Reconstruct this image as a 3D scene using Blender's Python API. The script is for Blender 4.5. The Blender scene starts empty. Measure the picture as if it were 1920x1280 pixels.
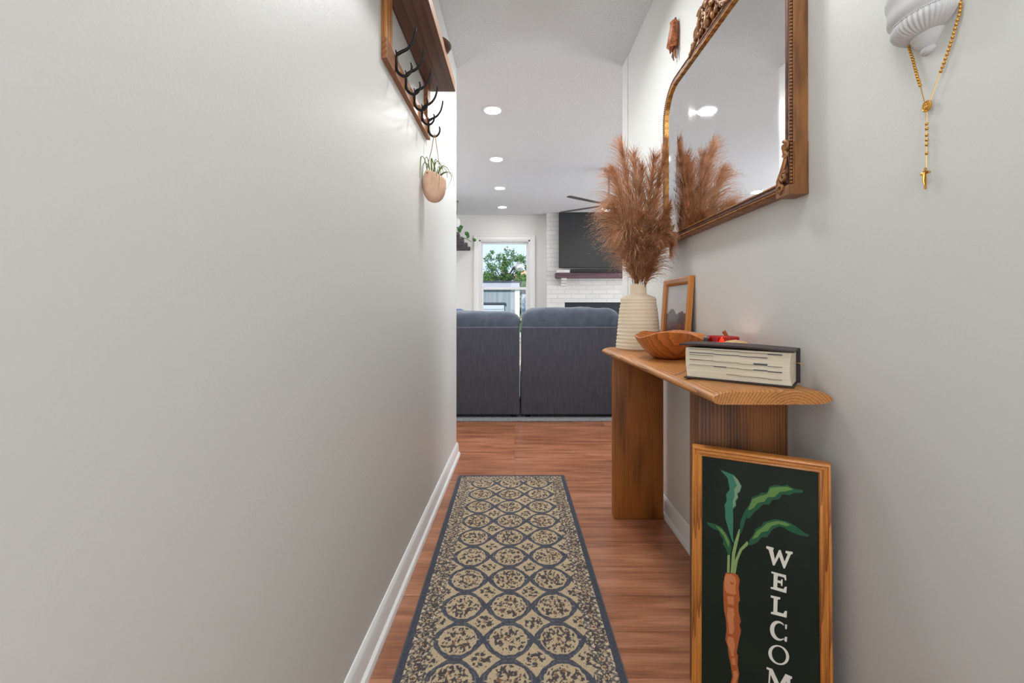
import bpy, bmesh, math, random
import numpy as np
from mathutils import Vector, Matrix, noise as mnoise
random.seed(7)
sc = bpy.context.scene
COL = sc.collection
PI = math.pi

# ------------------------------------------------------------ camera
F = 800.0; CX = 965.0; CY = 578.0; CH = 1.0          # focal length in pixels, vanishing point, camera height
cam_d = bpy.data.cameras.new('camera'); cam = bpy.data.objects.new('camera', cam_d); COL.objects.link(cam)
cam.location = (0, 0, CH); cam.rotation_euler = (PI/2, 0, 0)
cam_d.sensor_width = 36.0; cam_d.lens = F/1920*36.0
cam_d.shift_x = (960-CX)/1920.0; cam_d.shift_y = (CY-640)/1920.0
cam_d.clip_start = 0.02; cam_d.clip_end = 300
sc.camera = cam

# ------------------------------------------------------------ view + world + lights
sc.view_settings.view_transform = 'Standard'; sc.view_settings.look = 'None'
sc.view_settings.exposure = 0.10; sc.view_settings.gamma = 1.0; sc.view_settings.use_curve_mapping = False
w = bpy.data.worlds.new('sky'); sc.world = w; w.use_nodes = True
nt = w.node_tree; nt.nodes.clear()
wo = nt.nodes.new('ShaderNodeOutputWorld'); bg = nt.nodes.new('ShaderNodeBackground')
tc = nt.nodes.new('ShaderNodeTexCoord'); sx = nt.nodes.new('ShaderNodeSeparateXYZ'); rp = nt.nodes.new('ShaderNodeValToRGB')
nt.links.new(tc.outputs['Generated'], sx.inputs[0]); nt.links.new(sx.outputs['Z'], rp.inputs[0]); nt.links.new(rp.outputs[0], bg.inputs[0])
rp.color_ramp.elements[0].position = 0.0; rp.color_ramp.elements[0].color = (.62, .76, .92, 1)
rp.color_ramp.elements[1].position = 0.5; rp.color_ramp.elements[1].color = (.24, .45, .82, 1)
bg.inputs[1].default_value = 1.5
nt.links.new(bg.outputs[0], wo.inputs[0])

def lamp(name, kind, loc, power, rot=(0,0,0), color=(1,1,1), **kw):
    d = bpy.data.lights.new(name, kind); d.energy = power; d.color = color
    for k, v in kw.items(): setattr(d, k, v)
    o = bpy.data.objects.new(name, d); COL.objects.link(o); o.location = loc; o.rotation_euler = rot
    return o
def aim(o, d): o.rotation_euler = Vector(d).to_track_quat('-Z', 'Y').to_euler()
sun = lamp('sun', 'SUN', (0, -5, 20), 5.0, color=(1, .95, .86), angle=.01); aim(sun, (.35, .72, -.62))
# daylight at the patio glazing, then added fills for the entry and left side
a = lamp('daylight_patio', 'AREA', (4.62, 5.2, 1.25), 170, color=(.88, .94, 1), shape='RECTANGLE', size=2.6, size_y=2.1); aim(a, (-1, 0, 0))
a = lamp('entry_fill', 'AREA', (.16, -1.43, 1.25), 15, color=(.95, .98, 1), shape='RECTANGLE', size=.60, size_y=1.75); aim(a, (0, 1, 0))  # fill added behind the camera, at the unseen door
a = lamp('left_side_fill', 'AREA', (-3.12, 5.0, 1.4), 60, color=(.92, .96, 1), shape='RECTANGLE', size=2.0, size_y=1.4); aim(a, (1, 0, 0))  # added fill in front of a solid wall, no window there
LIGHTS = [(-.182, 3.527), (-.200, 4.686), (-.202, 5.81), (-.200, 6.905)]
CEIL = 2.64
for (lx, ly), pw in zip(LIGHTS, (11, 8, 5, 2.5)):
    a = lamp('ceiling_glow', 'AREA', (lx, ly, CEIL-.012), pw, color=(1, .98, .95), shape='DISK', size=.14)
for (lx, ly) in [(1.9, 3.6), (3.2, 4.6), (-2.0, 4.0), (-2.0, 6.0)]:  # extra unseen ceiling fill lamps, no fixtures modelled
    lamp('ceiling_glow', 'AREA', (lx, ly, CEIL-.012), 8, color=(1, .98, .95), shape='DISK', size=.14)
a = lamp('hall_fill', 'AREA', (.16, 1.95, CEIL-.036), 9, color=(.98, .99, 1), shape='DISK', size=.28, spread=2.5)  # added fill to even out the hall walls, out of view
lamp('hall_fill', 'POINT', (.16, .45, CEIL-.20), 12.5, color=(.97, .98, 1), shadow_soft_size=.16)  # second added hall fill, nearer the camera

# ------------------------------------------------------------ materials
def srgb(r, g, b):
    f = lambda c: (c/255/12.92) if c/255 <= .04045 else ((c/255+.055)/1.055)**2.4
    return (f(r), f(g), f(b), 1)
def new_mat(name):
    m = bpy.data.materials.new(name); m.use_nodes = True
    return m, m.node_tree, m.node_tree.nodes['Principled BSDF']
def add_bump(n, b, scale, strength, dist=.002, detail=3, coord='Object', stretch=None):
    t = n.nodes.new('ShaderNodeTexCoord'); ns = n.nodes.new('ShaderNodeTexNoise'); bp = n.nodes.new('ShaderNodeBump')
    src = t.outputs[coord]
    if stretch:
        mp = n.nodes.new('ShaderNodeMapping'); mp.inputs['Scale'].default_value = stretch; n.links.new(src, mp.inputs[0]); src = mp.outputs[0]
    n.links.new(src, ns.inputs['Vector']); ns.inputs['Scale'].default_value = scale; ns.inputs['Detail'].default_value = detail
    n.links.new(ns.outputs[0], bp.inputs['Height']); bp.inputs['Strength'].default_value = strength; bp.inputs['Distance'].default_value = dist
    n.links.new(bp.outputs[0], b.inputs['Normal']); return ns
def plain(name, col, rough=.5, metal=0, bump=None, vary=None, spec=.5, emit=None, coat=0, sheen=0):
    m, n, b = new_mat(name)
    b.inputs['Base Color'].default_value = col; b.inputs['Roughness'].default_value = rough; b.inputs['Metallic'].default_value = metal
    b.inputs['Specular IOR Level'].default_value = spec
    if coat: b.inputs['Coat Weight'].default_value = coat; b.inputs['Coat Roughness'].default_value = .15
    if sheen: b.inputs['Sheen Weight'].default_value = sheen
    if bump: add_bump(n, b, *bump)
    if vary:
        col2, scale = vary[0], vary[1]
        t = n.nodes.new('ShaderNodeTexCoord'); ns = n.nodes.new('ShaderNodeTexNoise'); r = n.nodes.new('ShaderNodeValToRGB')
        src = t.outputs['Object']
        if len(vary) > 2:
            mp = n.nodes.new('ShaderNodeMapping'); mp.inputs['Scale'].default_value = vary[2]; n.links.new(src, mp.inputs[0]); src = mp.outputs[0]
        n.links.new(src, ns.inputs['Vector']); ns.inputs['Scale'].default_value = scale; ns.inputs['Detail'].default_value = 4
        r.color_ramp.elements[0].position = .35; r.color_ramp.elements[1].position = .65
        r.color_ramp.elements[0].color = col; r.color_ramp.elements[1].color = col2
        n.links.new(ns.outputs[0], r.inputs[0]); n.links.new(r.outputs[0], b.inputs['Base Color'])
    if emit: b.inputs['Emission Color'].default_value = emit[0]; b.inputs['Emission Strength'].default_value = emit[1]
    return m
def wood(name, light, dark, axis='Y', pith=(0, 0), freq=120, wob=.012, rough=.45, knots=.5, squash=.12, world_scale=1.0, coat=0, spec=.5):
    """solid wood: growth rings around a pith line running along the axis, plus fine pores"""
    m, n, b = new_mat(name); L = n.links.new
    def mth(op, a, c=None):
        q = n.nodes.new('ShaderNodeMath'); q.operation = op
        for i, v in enumerate((a, c)):
            if v is None: continue
            if isinstance(v, (int, float)): q.inputs[i].default_value = v
            else: L(v, q.inputs[i])
        return q.outputs[0]
    t = n.nodes.new('ShaderNodeTexCoord'); s = n.nodes.new('ShaderNodeSeparateXYZ')
    L(t.outputs['Object'], s.inputs[0])
    ax = {'X': ('Y', 'Z'), 'Y': ('X', 'Z'), 'Z': ('X', 'Y')}[axis]
    st = {'X': (squash, 1, 1), 'Y': (1, squash, 1), 'Z': (1, 1, squash)}[axis]
    mp = n.nodes.new('ShaderNodeMapping'); mp.inputs['Scale'].default_value = st; L(t.outputs['Object'], mp.inputs[0])
    n1 = n.nodes.new('ShaderNodeTexNoise'); n1.inputs['Scale'].default_value = 9*world_scale; n1.inputs['Detail'].default_value = 2; L(mp.outputs[0], n1.inputs['Vector'])
    n3 = n.nodes.new('ShaderNodeTexNoise'); n3.inputs['Scale'].default_value = 45*world_scale; n3.inputs['Detail'].default_value = 3; L(mp.outputs[0], n3.inputs['Vector'])
    da = mth('SUBTRACT', s.outputs[ax[0]], pith[0]); db = mth('SUBTRACT', s.outputs[ax[1]], pith[1])
    d = mth('SQRT', mth('ADD', mth('MULTIPLY', da, da), mth('MULTIPLY', db, db)))
    d = mth('ADD', d, mth('MULTIPLY', mth('SUBTRACT', n1.outputs[0], .5), wob*4))
    d = mth('ADD', d, mth('MULTIPLY', mth('SUBTRACT', n3.outputs[0], .5), wob*.5))
    fr = mth('FRACT', mth('MULTIPLY', d, freq))
    rg = mth('POWER', fr, 2.2)
    mp2 = n.nodes.new('ShaderNodeMapping'); st2 = tuple(.03 if c != 1 else 1 for c in st); mp2.inputs['Scale'].default_value = st2; L(t.outputs['Object'], mp2.inputs[0])
    n2 = n.nodes.new('ShaderNodeTexNoise'); n2.inputs['Scale'].default_value = 260*world_scale; n2.inputs['Detail'].default_value = 3; L(mp2.outputs[0], n2.inputs['Vector'])
    n4 = n.nodes.new('ShaderNodeTexNoise'); n4.inputs['Scale'].default_value = 14*world_scale; n4.inputs['Detail'].default_value = 2; L(mp.outputs[0], n4.inputs['Vector'])
    v = mth('ADD', mth('MULTIPLY', rg, .55), mth('ADD', mth('MULTIPLY', mth('SUBTRACT', n2.outputs[0], .42), .8), mth('MULTIPLY', mth('SUBTRACT', n4.outputs[0], .5), knots)))
    r = n.nodes.new('ShaderNodeValToRGB'); L(v, r.inputs[0])
    r.color_ramp.elements[0].color = light; r.color_ramp.elements[1].color = dark; r.color_ramp.elements[0].position = .02; r.color_ramp.elements[1].position = .8
    L(r.outputs[0], b.inputs['Base Color']); b.inputs['Roughness'].default_value = rough; b.inputs['Specular IOR Level'].default_value = spec
    if coat: b.inputs['Coat Weight'].default_value = coat; b.inputs['Coat Roughness'].default_value = .2
    bp = n.nodes.new('ShaderNodeBump'); bp.inputs['Strength'].default_value = .25; bp.inputs['Distance'].default_value = .001
    L(v, bp.inputs['Height']); L(bp.outputs[0], b.inputs['Normal'])
    return m

M = {}
M['wall'] = plain('wall_paint', (.695, .702, .675, 1), .46, bump=(165, .26, .0016, 3), spec=.4)
M['living_wall'] = plain('living_wall_paint', (.66, .645, .61, 1), .5, bump=(160, .2, .0015, 3))
M['ceiling'] = plain('ceiling_texture', (.70, .70, .70, 1), .9, bump=(75, .9, .008, 5))
M['white_trim'] = plain('white_trim_paint', (.80, .80, .79, 1), .3)
M['white_gloss'] = plain('white_window_vinyl', (.72, .71, .69, 1), .35)
M['plaster'] = plain('white_plaster', (.66, .66, .66, 1), .7, bump=(300, .15, .001, 2))
M['iron'] = plain('black_cast_iron', (.018, .017, .017, 1), .42, .6, bump=(200, .3, .001, 3))
M['gold'] = plain('gold_metal', srgb(214, 165, 84), .3, 1.0)
M['tabletop'] = wood('live_edge_pine', srgb(204, 138, 74), srgb(108, 58, 24), 'Y', (.640, .735), 150, .0040, .42, .35, .14)
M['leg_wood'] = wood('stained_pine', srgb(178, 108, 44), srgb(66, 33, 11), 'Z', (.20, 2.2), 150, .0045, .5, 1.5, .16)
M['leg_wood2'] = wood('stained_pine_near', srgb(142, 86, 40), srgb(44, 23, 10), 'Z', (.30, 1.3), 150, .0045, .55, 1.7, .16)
M['frame_pine'] = wood('varnished_pine', srgb(212, 138, 62), srgb(120, 58, 20), 'Z', (.2, 2.2), 90, .004, .3, .6, .08)
M['frame_pine_h'] = wood('varnished_pine_rail', srgb(212, 138, 62), srgb(128, 64, 24), 'X', (1.0, -30), 90, .003, .3, .4, .05)
M['shelf_wood'] = wood('dark_walnut_stain', srgb(112, 76, 60), srgb(58, 36, 29), 'Y', (-.6, 1.4), 60, .008, .45, .5, .12)
M['shelf_wood_light'] = wood('walnut_rail', srgb(168, 108, 62), srgb(84, 48, 28), 'Y', (-.9, 1.2), 60, .006, .42, .4, .10)
M['shelf_wood_v'] = wood('walnut_upright', srgb(196, 134, 72), srgb(120, 72, 38), 'Z', (-.9, .3), 60, .006, .42, .4, .10)
M['edge_wood'] = wood('walnut_edge', srgb(186, 146, 118), srgb(128, 92, 72), 'Y', (-.6, 1.4), 90, .004, .45, .4, .12)
M['bowl_wood'] = wood('teak_root', srgb(210, 128, 60), srgb(134, 64, 22), 'X', (1.35, .60), 95, .010, .38, .5, .5, 1.0)
M['antique_gold'] = plain('antique_gilt', srgb(160, 108, 62), .42, .3, bump=(120, .3, .001, 3), vary=(srgb(112, 72, 42), 40, (1, 1, .15)))
M['gilt_bright'] = plain('bright_gilt', srgb(218, 164, 84), .32, .7, vary=(srgb(150, 98, 48), 60))
M['frame_brown'] = plain('mirror_frame_brown', srgb(112, 76, 60), .35, .25, vary=(srgb(82, 54, 46), 30))
M['carved'] = plain('carved_wood', srgb(176, 98, 42), .5, vary=(srgb(92, 42, 18), 70), bump=(90, .6, .003, 4))
M['vase'] = plain('cream_stoneware', srgb(250, 236, 210), .75, vary=(srgb(247, 228, 196), 14, (1, 1, 1.5)), bump=(260, .25, .001, 3))
M['pampas'] = plain('dried_pampas', srgb(232, 184, 146), .9, vary=(srgb(190, 140, 104), 22), spec=.1)
M['pampas_dark'] = plain('dried_pampas_russet', srgb(212, 158, 116), .9, vary=(srgb(152, 98, 62), 22), spec=.1)
M['stem'] = plain('dry_stem', srgb(132, 96, 58), .8)
M['page'] = plain('book_pages', srgb(232, 222, 200), .8, vary=(srgb(214, 202, 178), 60, (.1, .1, 14)))
M['leather'] = plain('dark_leather', srgb(52, 38, 36), .5, bump=(300, .4, .001, 3))
M['ribbon'] = plain('tan_ribbon', srgb(190, 150, 104), .6)
M['tab_dark'] = plain('tab_slate', srgb(84, 86, 92), .7)
M['tab_tan'] = plain('tab_tan', srgb(150, 128, 108), .7)
M['tab_red'] = plain('tab_rust', srgb(128, 74, 58), .7)

M['flame'] = plain('candle_flame', (1, .8, .6, 1), .5, emit=((1, .78, .66, 1), 22))
M['wax'] = plain('red_wax', srgb(170, 30, 20), .5)
M['tan_wood'] = wood('pale_wood', srgb(214, 178, 128), srgb(180, 138, 90), 'Y', (.4, .6), 90, .006, .6, .3, .2)
M['sign_green'] = plain('chalk_green_paint', srgb(28, 40, 30), .5, vary=(srgb(22, 32, 25), 8), bump=(160, .15, .0006, 3), spec=.2)
M['chalk'] = plain('cream_paint', srgb(226, 222, 210), .7)
M['carrot'] = plain('carrot_orange', srgb(200, 122, 74), .7)
M['carrot_dark'] = plain('carrot_rust', srgb(168, 84, 34), .7)
M['leaf_teal'] = plain('leaf_teal', srgb(52, 118, 92), .7)
M['leaf_sage'] = plain('leaf_sage', srgb(122, 152, 122), .7)
M['leaf_deep'] = plain('leaf_deep', srgb(20, 84, 52), .7)
M['leaf_mid'] = plain('leaf_mid', srgb(94, 134, 66), .7)
M['stalk'] = plain('stalk_green', srgb(134, 160, 98), .7)
M['plant'] = plain('air_plant_green', srgb(120, 140, 62), .5, vary=(srgb(76, 100, 42), 40))
M['plant_grey'] = plain('air_plant_dry', srgb(104, 92, 66), .6)
M['vine_leaf'] = plain('vine_leaf_green', srgb(60, 108, 52), .45)
M['terracotta'] = plain('pale_terracotta', srgb(236, 198, 170), .7, vary=(srgb(222, 178, 150), 18), bump=(200, .2, .001, 3))
M['cord'] = plain('jute_cord', srgb(150, 122, 84), .8)
M['fabric'] = plain('slate_fabric', srgb(84, 86, 96), .95, bump=(420, .6, .0015, 2), vary=(srgb(74, 76, 86), 60, (1, 1, .12)), sheen=.25, spec=.1)
M['fabric_top'] = plain('slate_cushion_fabric', srgb(96, 105, 120), .95, bump=(420, .5, .0015, 2), vary=(srgb(84, 92, 106), 14), sheen=.3, spec=.1)
M['piping'] = plain('grey_piping', srgb(112, 118, 132), .9)
M['blue'] = plain('blue_pillow', srgb(92, 116, 160), .9, bump=(300, .4, .001, 2))
M['black'] = plain('black_plastic', (.008, .008, .009, 1), .35)
M['screen'] = plain('tv_screen', (.018, .019, .020, 1), .28, spec=.6)
M['firebox'] = plain('firebox_black', srgb(20, 26, 36), .5)
M['mantel'] = wood('dark_mantel', srgb(98, 66, 76), srgb(52, 34, 42), 'X', (7.4, 1.2), 40, .01, .5, .5, .1)
M['carpet'] = plain('area_rug_grey', srgb(168, 168, 170), .95, vary=(srgb(120, 124, 132), 90), bump=(200, .7, .004, 3))
M['blade'] = plain('fan_blade_bronze', srgb(78, 72, 68), .4)
M['nickel'] = plain('fan_nickel', srgb(150, 150, 152), .3, .8)
M['log'] = plain('driftwood', srgb(100, 90, 94), .8, vary=(srgb(62, 54, 60), 20), bump=(60, .5, .004, 4))
M['grass'] = plain('lawn', srgb(92, 128, 58), .9, vary=(srgb(66, 100, 42), 3))
M['leafage'] = plain('tree_leaves', srgb(104, 138, 60), .7, vary=(srgb(60, 96, 38), 2.2))
M['leafage2'] = plain('bush_leaves', srgb(138, 160, 78), .7, vary=(srgb(88, 120, 52), 3))
M['bark'] = plain('bark', srgb(92, 78, 62), .9)
M['shed'] = plain('shed_siding', srgb(142, 152, 158), .8, vary=(srgb(122, 132, 140), 3, (6, 1, .3)))
M['shed_door'] = plain('shed_louvre', srgb(178, 186, 192), .7)
M['roofing'] = plain('roof_felt', srgb(60, 62, 70), .8)
M['fascia'] = plain('fascia_board', srgb(168, 168, 182), .7)
M['tan_house'] = plain('tan_siding', srgb(214, 176, 140), .8)
M['glow'] = plain('lamp_diffuser', (1, 1, 1, 1), .5, emit=((1, .985, .96, 1), 14))
M['fan_glow'] = plain('fan_diffuser', (1, 1, 1, 1), .5, emit=((1, .99, .97, 1), 6))
M['pic_glass'] = plain('picture_backing', srgb(40, 30, 28), .6)

# window glass: mostly clear with a faint reflection
m, n, b = new_mat('window_glass'); n.nodes.remove(b)
tr = n.nodes.new('ShaderNodeBsdfTransparent'); gl = n.nodes.new('ShaderNodeBsdfGlossy'); mx = n.nodes.new('ShaderNodeMixShader')
gl.inputs['Roughness'].default_value = .02; mx.inputs[0].default_value = .015
n.links.new(tr.outputs[0], mx.inputs[1]); n.links.new(gl.outputs[0], mx.inputs[2]); n.links.new(mx.outputs[0], n.nodes['Material Output'].inputs[0]); M['glass'] = m
m, n, b = new_mat('red_glass'); n.nodes.remove(b)
tr = n.nodes.new('ShaderNodeBsdfTransparent'); gl = n.nodes.new('ShaderNodeBsdfGlossy'); df = n.nodes.new('ShaderNodeBsdfDiffuse'); mx = n.nodes.new('ShaderNodeMixShader'); mx2 = n.nodes.new('ShaderNodeMixShader')
tr.inputs[0].default_value = (.85, .12, .08, 1); df.inputs[0].default_value = (.45, .008, .005, 1); gl.inputs['Roughness'].default_value = .05; mx.inputs[0].default_value = .10; mx2.inputs[0].default_value = .45
n.links.new(tr.outputs[0], mx2.inputs[1]); n.links.new(df.outputs[0], mx2.inputs[2]); n.links.new(mx2.outputs[0], mx.inputs[1]); n.links.new(gl.outputs[0], mx.inputs[2]); n.links.new(mx.outputs[0], n.nodes['Material Output'].inputs[0]); M['red_glass'] = m
# mirror silver with faint smears
m, n, b = new_mat('mirror_silver'); b.inputs['Base Color'].default_value = (.86, .87, .88, 1); b.inputs['Metallic'].default_value = 1
t = n.nodes.new('ShaderNodeTexCoord'); mp = n.nodes.new('ShaderNodeMapping'); mp.inputs['Scale'].default_value = (1, 1, .25)
ns = n.nodes.new('ShaderNodeTexNoise'); ns.inputs['Scale'].default_value = 9; ns.inputs['Detail'].default_value = 4
mr = n.nodes.new('ShaderNodeMapRange'); mr.inputs['From Min'].default_value = .42; mr.inputs['From Max'].default_value = .8; mr.inputs['To Min'].default_value = .012; mr.inputs['To Max'].default_value = .06
n.links.new(t.outputs['Object'], mp.inputs[0]); n.links.new(mp.outputs[0], ns.inputs['Vector']); n.links.new(ns.outputs[0], mr.inputs[0]); n.links.new(mr.outputs[0], b.inputs['Roughness']); M['mirror'] = m

# wooden floor: boards across the hall
m, n, b = new_mat('wood_floor'); L = n.links.new
t = n.nodes.new('ShaderNodeTexCoord'); br = n.nodes.new('ShaderNodeTexBrick')
L(t.outputs['Object'], br.inputs['Vector']); br.inputs['Scale'].default_value = 1; br.inputs['Brick Width'].default_value = 1.22; br.inputs['Row Height'].default_value = .165
br.inputs['Mortar Size'].default_value = .0009; br.offset = .37; br.inputs['Mortar Smooth'].default_value = .2; br.inputs['Bias'].default_value = 0
br.inputs['Color1'].default_value = (0, 0, 0, 1); br.inputs['Color2'].default_value = (1, 1, 1, 1); br.inputs['Mortar'].default_value = (.5, .5, .5, 1)
mpf = n.nodes.new('ShaderNodeMapping'); mpf.inputs['Scale'].default_value = (.9, 9, 1); L(t.outputs['Object'], mpf.inputs[0])
addv = n.nodes.new('ShaderNodeVectorMath'); addv.operation = 'MULTIPLY_ADD'; L(br.outputs['Color'], addv.inputs[0]); addv.inputs[1].default_value = (7, 3, 5); L(mpf.outputs[0], addv.inputs[2])
ns = n.nodes.new('ShaderNodeTexNoise'); ns.inputs['Scale'].default_value = 2.6; ns.inputs['Detail'].default_value = 6; ns.inputs['Distortion'].default_value = .8; L(addv.outputs[0], ns.inputs['Vector'])
mpg = n.nodes.new('ShaderNodeMapping'); mpg.inputs['Scale'].default_value = (4, 110, 1); L(t.outputs['Object'], mpg.inputs[0])
ng = n.nodes.new('ShaderNodeTexNoise'); ng.inputs['Scale'].default_value = 1.6; ng.inputs['Detail'].default_value = 4; L(mpg.outputs[0], ng.inputs['Vector'])
m1 = n.nodes.new('ShaderNodeMath'); m1.operation = 'MULTIPLY_ADD'; L(ng.outputs[0], m1.inputs[0]); m1.inputs[1].default_value = .38; L(ns.outputs[0], m1.inputs[2])
m2 = n.nodes.new('ShaderNodeMath'); m2.operation = 'MULTIPLY_ADD'; L(br.outputs['Color'], m2.inputs[0]); m2.inputs[1].default_value = .16; L(m1.outputs[0], m2.inputs[2])
r = n.nodes.new('ShaderNodeValToRGB'); L(m2.outputs[0], r.inputs[0])
r.color_ramp.elements[0].position = .48; r.color_ramp.elements[0].color = srgb(124, 74, 52); r.color_ramp.elements[1].position = 1.0; r.color_ramp.elements[1].color = srgb(194, 136, 104)
e = r.color_ramp.elements.new(.74); e.color = srgb(162, 106, 76)
mxc = n.nodes.new('ShaderNodeMix'); mxc.data_type = 'RGBA'; L(br.outputs['Fac'], mxc.inputs['Factor']); L(r.outputs[0], mxc.inputs['A']); mxc.inputs['B'].default_value = srgb(104, 62, 46)
L(mxc.outputs['Result'], b.inputs['Base Color']); b.inputs['Roughness'].default_value = .30; b.inputs['Specular IOR Level'].default_value = .5
bp = n.nodes.new('ShaderNodeBump'); bp.inputs['Strength'].default_value = .08; bp.inputs['Distance'].default_value = .001; L(ng.outputs[0], bp.inputs['Height']); L(bp.outputs[0], b.inputs['Normal'])
M['floor'] = m
# painted brick
m, n, b = new_mat('painted_brick'); L = n.links.new
t = n.nodes.new('ShaderNodeTexCoord'); mp = n.nodes.new('ShaderNodeMapping'); mp.inputs['Rotation'].default_value = (PI/2, 0, 0); L(t.outputs['Object'], mp.inputs[0])
br = n.nodes.new('ShaderNodeTexBrick'); L(mp.outputs[0], br.inputs['Vector']); br.inputs['Scale'].default_value = 1; br.inputs['Brick Width'].default_value = .24; br.inputs['Row Height'].default_value = .078
br.inputs['Mortar Size'].default_value = .006; br.inputs['Color1'].default_value = (.66, .645, .615, 1); br.inputs['Color2'].default_value = (.60, .59, .56, 1); br.inputs['Mortar'].default_value = (.54, .53, .50, 1)
L(br.outputs['Color'], b.inputs['Base Color']); b.inputs['Roughness'].default_value = .7
inv = n.nodes.new('ShaderNodeMath'); inv.operation = 'SUBTRACT'; inv.inputs[0].default_value = 1; L(br.outputs['Fac'], inv.inputs[1])
bp = n.nodes.new('ShaderNodeBump'); bp.inputs['Strength'].default_value = .6; bp.inputs['Distance'].default_value = .01; L(inv.outputs[0], bp.inputs['Height']); L(bp.outputs[0], b.inputs['Normal']); M['brick'] = m
# rug yarn: colours come from the woven pattern computed below
m, n, b = new_mat('rug_yarn'); at = n.nodes.new('ShaderNodeVertexColor'); at.layer_name = 'weave'; n.links.new(at.outputs[0], b.inputs['Base Color'])
b.inputs['Roughness'].default_value = .95; b.inputs['Specular IOR Level'].default_value = .15; add_bump(n, b, 700, .8, .002, 2); M['rug'] = m
m, n, b = new_mat('landscape_print'); at = n.nodes.new('ShaderNodeVertexColor'); at.layer_name = 'print'; n.links.new(at.outputs[0], b.inputs['Base Color'])
b.inputs['Roughness'].default_value = .18; M['print'] = m

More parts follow.
